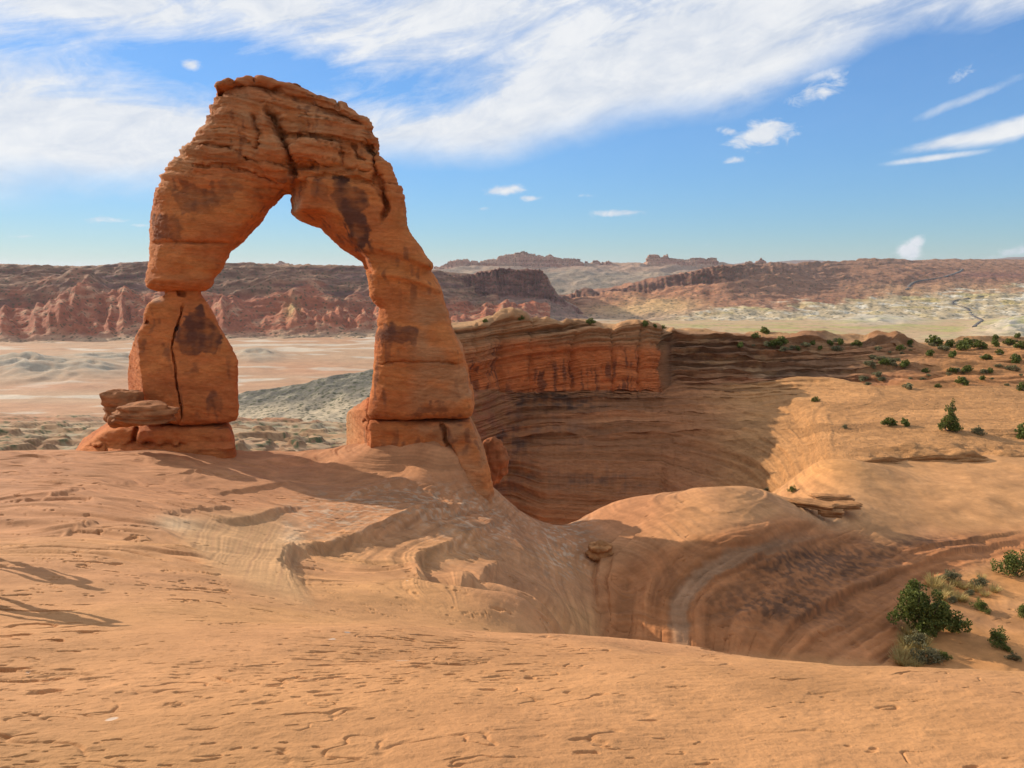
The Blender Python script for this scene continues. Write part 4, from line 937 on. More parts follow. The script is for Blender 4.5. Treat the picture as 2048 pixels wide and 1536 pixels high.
def slab(name, outline, T, rnd, h, relief=None, chamfer=None, disp=None, color=None, bshift=None, pad=1.2, label=None, back=1.0, lean=None):
    """rounded mass: outline in the arch plane, thickness T each side, relief on the front face"""
    o = apl(outline); lo, hi = o.min(0)-pad, o.max(0)+pad
    na, nz = int((hi[0]-lo[0])/h)+2, int((hi[1]-lo[1])/h)+2
    a = lo[0] + np.arange(na)*h; z = lo[1] + np.arange(nz)*h
    Aa, Zz = np.meshgrid(a, z, indexing='ij')
    d = seg_dist(Aa, Zz, o, True)[0]; d2 = np.where(inside(Aa, Zz, o), -d, d) + .05
    PT = Aa[..., None]*AX + np.stack([0*Aa, 0*Aa, Zz], -1) + A0
    U, V = proj(PT)
    Tm = (T(Aa, Zz, U, V) if callable(T) else T + 0*Aa)
    Rm = (rnd(Aa, Zz, U, V) if callable(rnd) else rnd + 0*Aa)
    rel = relief(Aa, Zz, U, V, -d2) if relief else 0*Aa
    bs = bshift(Aa, Zz, U, V) if bshift else 0*Aa
    tm = Tm.max() + max(np.abs(rel).max(), 0) + np.abs(bs).max() + .5
    nb = int(2*tm/h)+2; b = -tm + np.arange(nb)*h
    B = b[None, :, None] - bs[:, None, :]
    Tt = np.where(B < 0, (Tm+rel)[:, None, :], Tm[:, None, :])
    qx = (d2+Rm)[:, None, :]; qy = np.abs(B) - Tt + Rm[:, None, :]
    Fd = np.hypot(np.maximum(qx, 0), np.maximum(qy, 0)) + np.minimum(np.maximum(qx, qy), 0) - Rm[:, None, :]
    if chamfer:
        for (u_, v_, na_, nb_) in chamfer:
            p = ap(u_, v_); nn = math.hypot(na_, nb_)
            Fd = np.maximum(Fd, ((Aa-p[0])[:, None, :]*na_ + (B+Tm[:, None, :])*nb_)/nn)
    Vv, Q = surface_nets(Fd.astype(F32), (lo[0], -tm, lo[1]), h)
    bb = Vv[:, 1:2] + back; kk = lean if lean is not None else .9*(Vv[:, :1]-5.0)/41.7
    W = A0 + (Vv[:, :1] + kk*bb)*AX + bb*AN; W[:, 2] += Vv[:, 2]
    Q = Q[:, ::-1]
    nrm = vert_normals(W, Q)
    c = W.mean(0)
    if ((W-c)*nrm).sum() < 0: Q = Q[:, ::-1]; nrm = -nrm
    Uv, Vp = proj(A0 + Vv[:, :1]*AX + np.stack([0*Vv[:, 0], 0*Vv[:, 0], Vv[:, 2]], -1))
    dd = (disp or arch_disp)(W, Uv, Vp)
    W2 = W + nrm*dd[:, None]
    C = (color or arch_color)(W2, Uv, Vp, nrm)
    ob = link(name, mesh_from(name, W2 + ROCK_INV, Q, C), M_arch, ROCK)
    if label: ob['label'] = label
    return ob
def arch_disp(W, U, V):
    X, Y, Z = W.T
    top = sst(V, 420, 330)
    zeta = Z + .17*X + .3*fbm(X/4, Y/4, Z/4, 2, 401)
    s1, s2, s3 = N3(X*.12, Y*.12, zeta*1.3, 402), N3(X*.2, Y*.2, zeta*3.6, 403), N3(X*.4, Y*.4, zeta*9, 404)
    amp = .16 + .84*top
    d = amp*(.085*np.tanh(9*s1) + .06*np.tanh(9*s2) + .04*np.tanh(6*s3)) + .13*fbm(X/2.6, Y/2.6, Z/2.2, 4, 405)*(.4+.6*top)
    bk = N3(np.floor(X/1.7 + .6*N3(X/3, Y/3, Z/3, 412) + .4*np.floor(zeta/.8))*3.7+.5, np.floor(zeta/.8)*2.3+.5, 0, 413)
    d += .10*bk*top*sst(N3(X/3, Y/3, Z/3, 414), -.15, .15)
    th = N3(X*.18, Y*.18, zeta*2.2, 407)
    d -= .16*np.exp(-(th/.03)**2)*sst(N3(X*.35, Y*.35, Z*.35, 408), -.1, .3)*(.25+.75*top)
    bl = np.abs(N3(X*.42 + .1*zeta, Y*.42, Z*.16, 409))
    d -= .12*np.exp(-(bl/.03)**2)*top*sst(N3(X*.5, Y*.5, Z*.5, 411), 0, .3)
    return d + .03*fbm(X*1.6, Y*1.6, Z*2.6, 3, 410) + .022*fbm(X*3.4, Y*3.4, Z*7, 3, 415)
VARN = [z1([(1180, 545), (1260, 560), (1340, 600), (1360, 660), (1335, 700), (1380, 760), (1375, 860), (1310, 880), (1250, 760), (1200, 640)]),
        z2([(1395, 300), (1440, 285), (1500, 285), (1570, 300), (1592, 350), (1570, 375), (1500, 372), (1400, 365)]),
        z2([(1600, 640), (1720, 645), (1725, 680), (1640, 685), (1540, 700), (1590, 670)]),
        z2([(500, 290), (560, 220), (610, 215), (660, 290), (690, 370), (640, 410), (560, 425), (500, 400), (480, 350)]),
        z2([(500, 460), (580, 465), (570, 495), (510, 490)]), z2([(610, 630), (660, 570), (690, 600), (692, 670), (650, 660)]),
        z1([(520, 560), (620, 600), (700, 640), (600, 700), (500, 720), (470, 640)]), z1([(380, 730), (470, 700), (520, 780), (500, 830), (390, 830)]),
        z1([(640, 690), (750, 650), (800, 600), (760, 560), (640, 620)]), z1([(1080, 560), (1150, 555), (1200, 650), (1130, 640)])]
VK = [.8, .6, .45, .75, .45, .45, .45, .5, .3, .4]
def arch_color(W, U, V, nrm):
    X, Y, Z = W.T
    n1, n2 = fbm(X/3.5, Y/3.5, Z/1.8, 4, 421), fbm(X, Y, Z*1.7, 4, 422)
    red, tan, org = [.50, .150, .046], [.47, .230, .105], [.58, .195, .056]
    C = lerp(np.broadcast_to(org, W.shape), red, np.clip(.5+.9*n1, 0, 1))
    top = sst(V + .12*(U-450) + 60*n1, 400, 300)*sst(V + 40*n1, 170, 215)
    C = lerp(C, tan, np.clip(top*(.55 + .5*n2) + .0, 0, .85))
    C = lerp(C, [.40, .145, .062], sst(V, 245, 190)*sst(U, 430, 520)*.5)
    C = lerp(C, [.44, .23, .105], sst(V, 560, 610)*sst(U, 800, 850)*sst(n1, -.3, .3)*.6)
    zeta = Z + .17*X + .3*n1
    bd = N3(X*.08, Y*.08, zeta*2.6, 423) + .6*N3(X*.1, Y*.1, zeta*8, 424)
    C = C*(1 + (.12+.16*top)*np.clip(bd, -1, 1))[:, None]
    # desert varnish: dark patches, ragged and hanging in streaks
    st = N3(X*2.6, Y*2.6, Z*.35, 425); n3 = fbm(X*2.2, Y*2.2, Z*2.2, 3, 428); wu, wv = 10*n1 + 7*n2 + 5*n3, 10*n2 + 12*st + 5*n3
    for pl, k in zip(VARN, VK):
        m = poly_mask(U + wu, V + wv, pl, 2.0)
        C = lerp(C, [.10, .042, .03], np.clip(m*k*(.95+.7*n2+.4*st), 0, .92))
    C = lerp(C, [.17, .065, .036], sst(st + .3*n3, .15, .5)*sst(N3(X/2.5, Y/2.5, Z/3, 426), -.05, .3)*.6)
    C = lerp(C, [.62, .38, .19], gmask(U, V, 672, 885, 55, 60)*sst(U, 742, 728)*.8)  # sunlight on the right leg's shoulder put in as a paler colour
    C = lerp(C, [.55, .40, .28], gmask(U, V, 312, 598, 12, 5)*.7)
    C = lerp(C, [.62, .47, .30], gmask(U, V, 590, 415, 12, 18)*.7)  # sunlit patch by the apex painted pale
    return C*(1+.13*np.clip(n2, -1, 1))[:, None]
def crack(a, z, pts, w, dep, wob=.12):
    d = seg_dist(a + wob*fbm(a*1.3, z*1.3, 0, 3, 430), z + wob*fbm(a*1.3, z*1.3, 5, 3, 431), apl(pts))
    return -dep*np.exp(-(d[0]/w)**2)*np.clip(np.minimum(d[2], 1-d[2])*8+.15, 0, 1)
def z7(p): return [(380+x*.23438, 130+y*.23438) for x, y in p]
def span_relief(a, z, U, V, d):
    r = .30*np.minimum(d, 2.4)*.4 + .22*fbm(a/2.5, z/2.5, 0, 3, 440)
    # deep gully rising from the apex, with lobes either side
    r += crack(a, z, z7([(905, 1000), (880, 880), (850, 780), (790, 670), (745, 560), (735, 500), (640, 420)]), .22, 1.0)
    r += crack(a, z, z7([(880, 900), (930, 900), (1100, 880), (1300, 895), (1570, 920)]), .10, .45)
    r += crack(a, z, z7([(1000, 980), (1150, 970), (1450, 1000), (1560, 1030), (1660, 1180)]), .10, .4)
    r += crack(a, z, z7([(1500, 640), (1560, 800), (1600, 950), (1650, 1100), (1690, 1220), (1640, 1360)]), .14, .7)
    r += crack(a, z, z7([(1570, 960), (1600, 1040), (1660, 1130), (1690, 1240)]), .10, .4)
    r += crack(a, z, z7([(1395, 720), (1430, 800), (1500, 860)]), .08, .35) + crack(a, z, z7([(1290, 720), (1300, 900)]), .07, .3)
    r += crack(a, z, z7([(0, 720), (150, 720), (330, 740), (500, 830), (700, 860), (830, 900), (905, 945)]), .10, .4)
    r += crack(a, z, z7([(0, 890), (200, 880), (400, 900), (560, 960), (700, 1000), (850, 1040)]), .08, .35)
    r += crack(a, z, z7([(560, 460), (580, 560), (620, 620), (600, 760)]), .16, .5) + crack(a, z, z7([(740, 460), (745, 560)]), .2, .5)
    r += crack(a, z, z7([(500, 700), (600, 760), (620, 680)]), .08, .3) + crack(a, z, z7([(700, 650), (1100, 660), (1300, 720)]), .08, .3)
    r += crack(a, z, z7([(260, 230), (420, 205), (600, 215), (780, 290), (960, 360), (1150, 410), (1400, 480), (1560, 540)]), .28, .55)
    r -= .55*poly_mask(U, V, z7([(845, 1090), (900, 1000), (1010, 985), (1000, 1060), (940, 1140), (920, 1230), (850, 1260)]), 4)
    r += .45*poly_mask(U, V, z7([(620, 480), (740, 480), (780, 660), (850, 800), (905, 950), (905, 1010), (800, 1060), (700, 1000), (600, 800)]), 8)
    r += .35*poly_mask(U, V, z7([(860, 760), (980, 660), (1290, 700), (1300, 890), (1000, 880), (880, 890)]), 5)
    # facing inner side of the right limb: bevelled back towards the opening
    m = poly_mask(U, V, [(575, 425), (640, 425), (688, 440), (702, 475), (735, 520), (745, 545), (700, 530), (630, 470), (575, 445)], 5)
    r -= m*1.9*np.clip(1-d/1.25, 0, 1)
    m2 = poly_mask(U, V, [(455, 520), (470, 480), (520, 430), (560, 395), (575, 380), (590, 420), (520, 470), (470, 540)], 8)
    r -= m2*.9*np.clip(1-d/1.3, 0, 1)
    # ledge round the right limb's shoulder and the step in its inner edge
    lv = np.interp(U, [700, 760, 800, 840, 880], [505, 500, 512, 525, 545])
    r -= .30*sst(V, lv-3, lv+10)*sst(U, 690, 720)*sst(V, 720, 560)
    lv2 = np.interp(U, [740, 800, 850, 890], [545, 552, 566, 585])
    r += .22*np.exp(-((V-lv2)/7.0)**2)*sst(U, 735, 770)
    # bottom of the left limb: bulging last bed
    r += .25*sst(V, 545, 560)*sst(U, 470, 440) - .2*np.exp(-((V-487)/3.0)**2)*sst(U, 480, 440)
    r += crack(a, z, z2([(1390, 455), (1600, 455), (1810, 460)]), .05, .2)
    r += .22*sst(V, 735, 700)*sst(V, 640, 660)*sst(U, 745, 790)
    return r
def span_T(a, z, U, V): return 2.2 + .5*sst(V, 330, 230) + .35*sst(V, 650, 820)
def span_R(a, z, U, V): return .8 + .7*sst(V, 600, 420)*sst(U, 650, 500) - .25*sst(V, 760, 800)
slab('span', OUT_SPAN, span_T, span_R, .068, span_relief)
def cap_rel(a, z, U, V, d):
    r = .25*np.minimum(d, 1)*.5 + .25*fbm(a/1.6, z/.8, 0, 3, 450)
    r += crack(a, z, z7([(395, 110), (385, 200)]), .12, .5) + crack(a, z, z7([(570, 110), (550, 200)]), .18, .7) + crack(a, z, z7([(1265, 300), (1270, 430)]), .1, .4)
    r += crack(a, z, z7([(600, 165), (800, 190), (1000, 260), (1200, 330), (1500, 490)]), .1, .35)
    return r
slab('capstone', OUT_CAP, 2.6, .4, .085, cap_rel, label='red overhanging slab capping the top of the arch')
def pil_rel(a, z, U, V, d):
    r = .2*np.minimum(d, 2)*.4 + .14*fbm(a/2, z/2, 0, 3, 460)
    r += crack(a, z, z2([(520, 190), (500, 260), (480, 330), (465, 390), (482, 470), (490, 560), (505, 640), (512, 700), (495, 735)]), .05, .5, .05)
    r += .18*sst(apl([(353, 620)])[0, 0] + .02*fbm(a*2, z*2, 0, 2, 461) - a, -.05, .05)*sst(V, 600, 660)*0
    r -= .35*poly_mask(U, V, z2([(345, 290), (352, 270), (368, 288)]), 2)
    r -= .5*poly_mask(U, V, z2([(425, 145), (445, 145), (445, 158), (425, 158)]), 2) + .5*poly_mask(U, V, z2([(490, 142), (525, 142), (525, 162), (492, 160)]), 2)
    r += .25*poly_mask(U, V, z2([(520, 200), (640, 200), (700, 340), (770, 450), (770, 735), (500, 735), (480, 480), (465, 390)]), 6)
    return r
slab('pillar', OUT_PIL, lambda a, z, U, V: 1.75 + .35*sst(V, 620, 760), .4, .068, pil_rel, lean=-.58, chamfer=[(286, 770, -1.0, -.42)], label='lower left leg block split by one long crack')
def pll_rel(a, z, U, V, d):
    r = .35*fbm(a/1.8, z/1.2, 0, 3, 470)
    r += crack(a, z, z2([(25, 822), (180, 822), (300, 812), (420, 815), (560, 818)]), .12, .7) + crack(a, z, z2([(308, 745), (305, 790), (298, 812)]), .12, .7)
    r += crack(a, z, z2([(180, 820), (182, 870)]), .06, .4) + .9*sst(V, 872, 880) + .35*poly_mask(U, V, z2([(310, 760), (340, 748), (720, 745), (745, 820), (500, 812), (300, 808)]), 4)
    return r
slab('plinth', OUT_PLL, 2.3, .75, .085, pll_rel, lean=-.58, label='low layered base under the left leg')
def plr_rel(a, z, U, V, d):
    r = .3*fbm(a/2.2, z/1.6, 0, 3, 480)
    r += 1.45*sst(V, 838, 985)*sst(U, 868, 900)
    r += crack(a, z, z2([(1690, 714), (1712, 800), (1750, 870), (1775, 935), (1755, 1000), (1740, 1050), (1790, 1090)]), .13, 1.0)
    r += crack(a, z, z2([(1620, 960), (1700, 1030), (1790, 1085)]), .12, .7) + crack(a, z, z2([(1310, 850), (1315, 780), (1350, 720)]), .12, .8) + crack(a, z, z2([(1180, 790), (1240, 780), (1310, 800)]), .08, .4)
    r += .3*poly_mask(U, V, z2([(1690, 714), (1830, 714), (1935, 1140), (1780, 1100), (1745, 1050), (1775, 935), (1712, 800)]), 4)
    r -= .5*poly_mask(U, V, z2([(1300, 790), (1372, 760), (1372, 850), (1300, 850)]), 4)
    return r
slab('plinth', OUT_PLR, 2.4, .55, .08, plr_rel, lean=-.22, label='sloping base block under the right leg')
def but_rel(a, z, U, V, d):
    return .3*fbm(a/1.6, z/1.3, 0, 3, 485) + crack(a, z, z2([(1310, 850), (1315, 780), (1350, 720)]), .12, .8) + crack(a, z, z2([(1180, 790), (1240, 780), (1310, 800)]), .1, .5) + crack(a, z, z2([(1230, 800), (1235, 900)]), .08, .4)
slab('buttress', OUT_BUT, 2.3, .5, .08, but_rel, chamfer=[(735, 870, -1.0, -.35)], back=2.0, lean=-.28, label='paler sunlit shoulder behind the left side of the right leg')

# ------------------------------------------------------------------ loose rocks, each a thing
def boulder(name, label, cat, u, v, d, size, seed, layers=0, squash=1.0, rot=0.0, mat=None, base=(.44, .175, .066), sink=.25, res=44, e=.84):
    """rounded sandstone block; (u, v) is the middle of its foot"""
    nu, nv = res*2, res
    th = np.linspace(0, 2*math.pi, nu, endpoint=False); ph = np.linspace(0, math.pi, nv)
    TH, PH = np.meshgrid(th, ph, indexing='ij')
    def sp(w, m): return np.sign(w)*np.abs(w)**m
    
    X = sp(np.cos(TH), e)*sp(np.sin(PH), e); Y = sp(np.sin(TH), e)*sp(np.sin(PH), e); Z = sp(np.cos(PH), e)
    rr = 1 + .20*fbm(X*1.1, Y*1.1, Z*1.1, 3, seed)
    if layers: rr = rr + .10*np.tanh(5*N3(X*.3, Y*.3, Z*layers, seed+2)) - .12*np.exp(-((Z-.05+.15*N3(X*.8, Y*.8, 0, seed+7))/.07)**2)
    rr = rr + .05*fbm(X*4, Y*4, Z*5, 3, seed+4)
    X, Y, Z = X*rr*size[0]/2, Y*rr*size[1]/2, Z*rr*size[2]/2*squash
    n = fbm(X*1.5, Y*1.5, Z*3, 4, seed+5)
    C = lerp(np.broadcast_to(base, X.shape+(3,)), np.array(base)*.65, np.clip(.5+n, 0, 1))
    i = np.arange(nu*(nv-1)); r_, c_ = i//(nv-1), i % (nv-1); a = r_*nv + c_; b = ((r_+1) % nu)*nv + c_
    me = mesh_from(name, np.stack([X, Y, Z], -1), np.stack([a, a+1, b+1, b], -1), C)
    o = link(name, me, M_arch)
    p = pix(u, v, d); o.location = (p[0], p[1], p[2] + size[2]/2*(1-sink)); o.rotation_euler = (0, 0, rot)
    return tag(o, label, cat)
boulder('boulder', 'rounded squat boulder leaning on the left leg of the arch behind the flat rock', 'boulder', 252, 846, 42.2, (2.4, 2.0, 2.0), 501, 2, rot=.2, sink=.05)
boulder('boulder', 'flat lens shaped red rock lying at the foot of the left leg', 'boulder', 292, 848, 40.2, (3.2, 2.2, 1.25), 511, 3, rot=-.1, sink=.12)
boulder('boulder', 'isolated orange boulder sitting in the drain beside the bowl wall', 'boulder', 1200, 1118, 38.0, (1.35, 1.2, 1.0), 521, 2, rot=.3, sink=.12, base=(.56, .26, .10))
boulder('boulder', 'red block perched behind the right foot of the arch against the canyon', 'boulder', 985, 962, 46, (2.0, 1.8, 2.9), 531, 2, rot=.1, sink=.1, base=(.46, .16, .06))
boulder('rock_slab', 'long flat slab at the left of the slab pile on the ridge', 'rock slab', 1625, 1012, 43.5, (2.4, 1.1, .36), 541, 3, rot=-.5, sink=.3, e=.5, base=(.52, .25, .10))
boulder('rock_slab', 'thick block end at the front of the slab pile on the ridge', 'rock slab', 1662, 1030, 42.8, (1.3, .8, .42), 551, 3, rot=-.4, sink=.2, e=.45, base=(.52, .25, .10))
boulder('rock_slab', 'broad orange slab at the right of the slab pile on the ridge', 'rock slab', 1690, 1015, 44.5, (1.7, 1.1, .38), 561, 3, rot=.15, sink=.2, e=.5, base=(.52, .25, .10))
boulder('rock_slab', 'thin tilted slab at the back of the slab pile beside the grass tuft', 'rock slab', 1665, 1000, 45.5, (2.4, .9, .34), 571, 3, rot=-.1, sink=.2, e=.5, base=(.52, .25, .10))

# ------------------------------------------------------------------ plants
def leaf_mat(name, c1, c2):
    m = bpy.data.materials.new(name); m.use_nodes = True; nt = m.node_tree; L = nt.links.new
    b = nt.nodes['Principled BSDF']; b.inputs['Roughness'].default_value = .7; b.inputs['Specular IOR Level'].default_value = .2
    at = nt.nodes.new('ShaderNodeAttribute'); at.attribute_name = 'Col'
    mx = nt.nodes.new('ShaderNodeMix'); mx.data_type = 'RGBA'; L(at.outputs['Fac'], mx.inputs[0]); mx.inputs[6].default_value = (*c1, 1); mx.inputs[7].default_value = (*c2, 1)
    L(mx.outputs[2], b.inputs['Base Color'])
    tr = nt.nodes.new('ShaderNodeBsdfTranslucent'); L(mx.outputs[2], tr.inputs[0])
    ms = nt.nodes.new('ShaderNodeMixShader'); ms.inputs[0].default_value = .25
    L(b.outputs[0], ms.inputs[1]); L(tr.outputs[0], ms.inputs[2]); L(ms.outputs[0], nt.nodes['Material Output'].inputs[0])
    return m
M_jun = leaf_mat('juniper_leaf', (.07, .10, .022), (.20, .22, .055))
M_sage = leaf_mat('sage_leaf', (.14, .135, .065), (.28, .26, .14))
M_dry = leaf_mat('dry_grass', (.34, .24, .08), (.50, .40, .16))
M_twig = plain_mat('grey_twig', (.16, .11, .08), .95, .3, 20)
def crown_mesh(name, blobs, n, size, seed, aspect=1.0):
    """many small leaf sprays spread through lumpy clusters"""
    rs = np.random.RandomState(seed); pts = []; out = []
    sub = []                                  # break every cluster into ragged sprays
    for (cx, cy, cz, rx, ry, rz) in blobs:
        for _ in range(9):
            q = rs.normal(size=3); q /= np.linalg.norm(q); f = rs.uniform(.35, 1.0); g = rs.uniform(.28, .52)
            sub.append((cx+q[0]*rx*f, cy+q[1]*ry*f, max(cz+q[2]*rz*f, .04), rx*g, ry*g, rz*g*rs.uniform(.8, 1.4)))
    blobs = sub
    w = np.array([b[3]*b[4]*b[5] for b in blobs]); w = w/w.sum()
    cnt = np.maximum((w*n).astype(int), 8)
    for (cx, cy, cz, rx, ry, rz), k in zip(blobs, cnt):
        d = rs.normal(size=(k, 3)); d /= np.linalg.norm(d, axis=1)[:, None]
        r = rs.uniform(.45, 1.0, k)**.5
        lump = 1 + .35*N3(d[:, 0]*2.2+cx*3, d[:, 1]*2.2, d[:, 2]*2.2+cz*3, seed)
        q = d*(r*lump)[:, None]*[rx, ry, rz] + [cx, cy, cz]
        pts.append(q); out.append(d)
    p = np.concatenate(pts); o = np.concatenate(out); k = len(p)
    t = rs.normal(size=(k, 3)) + o*.9 + [0, 0, .5]; t /= np.linalg.norm(t, axis=1)[:, None]
    s = np.cross(t, rs.normal(size=(k, 3))); s /= np.linalg.norm(s, axis=1)[:, None] + 1e-9
    ln = size*rs.uniform(.7, 1.5, k)[:, None]; wd = ln*.36*aspect
    V = np.stack([p - t*ln*.5, p + s*wd, p + t*ln*.6, p - s*wd], 1).reshape(-1, 3)
    f = np.repeat(rs.uniform(0, 1, k), 4)
    C = np.stack([f, f, f], 1)
    return mesh_from(name, V, np.arange(4*k).reshape(-1, 4), C, smooth=False)
def tube_mesh(name, paths):
    """tapered limbs: paths = [ [(x,y,z,r), ...], ... ]"""
    Vs, Fs, n0 = [], [], 0
    for pa in paths:
        pa = np.array(pa, float); k = 7; rings = []
        for i, p in enumerate(pa):
            t = pa[min(i+1, len(pa)-1), :3] - pa[max(i-1, 0), :3]; t /= np.linalg.norm(t)+1e-9
            a = np.cross(t, [.3, .9, .1]); a /= np.linalg.norm(a)+1e-9; b = np.cross(t, a)
            an = np.linspace(0, 2*math.pi, k, endpoint=False)
            rings.append(p[:3] + p[3]*(np.cos(an)[:, None]*a + np.sin(an)[:, None]*b))
        Vs.append(np.concatenate(rings))
        for i in range(len(pa)-1):
            for j in range(k): Fs.append([n0+i*k+j, n0+i*k+(j+1) % k, n0+(i+1)*k+(j+1) % k, n0+(i+1)*k+j])
        n0 += len(pa)*k
    return mesh_from(name, np.concatenate(Vs), np.array(Fs))
def limbs(blobs, r0, seed, zroot=0.0, twigs=14):
    rs = np.random.RandomState(seed); out = []
    for b in blobs:
        e = np.array(b[:3]); m = e*[.45, .45, .4] + rs.normal(size=3)*.06*np.linalg.norm(e)
        for _ in range(twigs//3):           # bare twigs sticking out of the foliage
            q = rs.normal(size=3); q[2] = abs(q[2]); q /= np.linalg.norm(q); t1 = e + q*np.array(b[3:6])*rs.uniform(.9, 1.25)
            out.append([(*(m), r0*.22), (*((m+t1)/2 + rs.normal(size=3)*.04), r0*.14), (*t1, r0*.05)])
        out.append([(0, 0, zroot-.1, r0), (*(m*.5), r0*.7), (*m, r0*.5), (*(e*[.9, .9, 1]), r0*.2)])
    return out
def plant(name, label, cat, blobs, n, leaf, seed, mat, r0=.05, stem='trunk', group=None):
    o = link(name, None); tag(o, label, cat, group)
    link('crown', crown_mesh('crown', blobs, n, leaf, seed), mat, o)
    link(stem, tube_mesh(stem, limbs(blobs, r0, seed)), M_twig, o)
    return o
def copy_thing(o, loc, rz, sc, label, group=None):
    c = o.copy(); COL.objects.link(c); c.location = loc; c.rotation_euler = (0, 0, rz); c.scale = (sc, sc, sc); c['label'] = label
    if group: c['group'] = group
    for ch in o.children:
        k = ch.copy(); COL.objects.link(k); k.parent = c
    return c

DG = bpy.context.evaluated_depsgraph_get(); DG.update()
def drop(u, v, dmin=15.0):
    """where the pixel's ray meets the built land"""
    x, y, z = ray(u, v); d = Vector((float(x), float(y), float(z))).normalized()
    ok, loc, *_ = S.ray_cast(DG, d*dmin, d)
    return loc if ok else None
def ground_at(x, y):
    ok, loc, *_ = S.ray_cast(DG, Vector((x, y, 30)), Vector((0, 0, -1)))
    return loc if ok else Vector((x, y, base_z(x, y)))

jb = [(-.5, 0, 1.55, .75, .7, .75), (-.85, .1, .9, .6, .6, .65), (.15, -.1, 1.25, .7, .65, .7), (.75, 0, .75, .7, .6, .6), (1.45, 0, .45, .55, .5, .45), (.1, -.3, .6, .75, .6, .55), (-.3, .1, 2.0, .4, .4, .4), (1.1, .1, .95, .4, .4, .4), (-.1, -.35, .3, .6, .5, .3), (1.8, .0, .3, .35, .35, .3)]
big = plant('juniper', 'large spreading dark green juniper at the edge of the sandy flat', 'juniper', jb, 13000, .085, 601, M_jun, .12)
big.location = drop(1845, 1262, 20)
tb = [(0, 0, .5, .95, .9, .5), (.75, 0, .35, .6, .6, .35), (-.6, 0, .45, .5, .5, .45), (0, 0, 1.15, .72, .7, .5), (.12, 0, 1.75, .55, .5, .45), (-.05, 0, 2.25, .38, .36, .4), (.1, 0, 2.65, .22, .2, .3)]
tree = plant('pine_tree', 'lone conical dark green tree on the bare orange slope', 'tree', tb, 5200, .10, 611, M_jun, .10)
tree.location = drop(1897, 862, 45); tree.scale = (1.0, 1.0, 1.0)
rb = [(0, 0, .5, .65, .6, .5), (.55, 0, .35, .5, .5, .35), (-.5, .1, .4, .5, .5, .4), (.1, 0, .85, .45, .4, .35)]
round_bush = plant('green_shrub', 'round bright green shrub cut by the right edge beside the dark rock band', 'shrub', rb, 2600, .075, 621, M_jun, .04, 'stem')
p = drop(2030, 1150, 25); round_bush.location = p; round_bush.scale = (1.15, 1.15, 1.15)
for u_, v_, s_, lb in ((1962, 1222, .52, 'small round green shrub on the pale slab above the large juniper'), (1998, 1290, .66, 'round green shrub right of the large juniper on orange sand'), (2046, 1232, .55, 'yellow green shrub at the right edge between two larger shrubs'),
                       (1585, 984, .42, 'tiny green shrub growing on the ridge crest above the slab pile'), (1885, 1320, .38, 'low green shrub in front of the large juniper'), (2014, 1303, .26, 'tiny green shrub at the foot of the round shrub on sand')):
    q = drop(u_, v_, 20)
    if q: copy_thing(round_bush, q, random.uniform(0, 6), s_, lb)
sb = [(0, 0, .3, .5, .45, .3), (.4, .1, .22, .35, .35, .22), (-.35, 0, .25, .35, .35, .25), (0, 0, .5, .3, .3, .25)]
sage = plant('sage_bush', 'grey green brush in front of the large juniper', 'bush', sb, 1500, .07, 631, M_sage, .025, 'stem')
sage.location = drop(1855, 1325, 20); sage.scale = (1.05, 1.05, 1.0)
SG = 'grey brush on the sandy flat'
for u_, v_, s_, lb in ((1835, 1292, .9, 'grey brush between the large juniper and the yellow grass'), (1900, 1160, .8, 'grey brush on the sandy rise above the large juniper'), (1960, 1172, .7, 'grey brush right of the sandy rise'),
                       (2028, 1320, .45, 'low grey bush on orange sand near the right edge'), (1940, 1190, .45, 'small grey tuft left of the small round shrub'), (1905, 1205, .5, 'grey tuft between the large juniper and the small round shrub'), (1535, 982, .5, 'thin grey bush on the ridge crest left of the tiny green shrub'), (1955, 868, 1.0, 'grey bush in the shade of the lone conical tree'), (1690, 857, .6, 'low grey bush left of the lone conical tree')):
    q = drop(u_, v_, 20)
    if q: copy_thing(sage, q, random.uniform(0, 6), s_, lb)
# dry yellow grass tufts
def tuft_mesh(seed, n=160, h=.5, r=.22):
    rs = np.random.RandomState(seed); an = rs.uniform(0, 6.28, n); rr = r*np.sqrt(rs.uniform(0, 1, n))
    b = np.stack([np.cos(an)*rr, np.sin(an)*rr, 0*an-.03], 1); le = rs.uniform(.25, .9, n)
    tip = b + np.stack([np.cos(an)*le*h, np.sin(an)*le*h, h*rs.uniform(.5, 1, n)], 1)
    s = np.stack([-np.sin(an), np.cos(an), 0*an], 1)*.012
    V = np.stack([b-s, b+s, tip+s*.4, tip-s*.4], 1).reshape(-1, 3); f = np.repeat(rs.uniform(0, 1, n), 4)
    return mesh_from('grass_tuft', V, np.arange(4*n).reshape(-1, 4), np.stack([f, f, f], 1), smooth=False)
tuft = link('grass_tuft', tuft_mesh(641), M_dry); GT = 'dry yellow grass tufts round the large juniper'
tag(tuft, 'dry yellow grass tuft on the sand round the large juniper', 'grass tuft', GT)
k = 0
rs = np.random.RandomState(5)
spots = [(1805, 1325), (1800, 1310), (1815, 1300), (1808, 1285), (1825, 1318), (1830, 1335), (1845, 1300), (1812, 1340), (1840, 1285), (1870, 1175), (1890, 1180), (1900, 1190), (1915, 1200), (1930, 1205), (1945, 1180), (1880, 1195), (1960, 1160), (1925, 1175), (1990, 1185), (1865, 1165), (1905, 1172), (1820, 1270), (1970, 1195)]
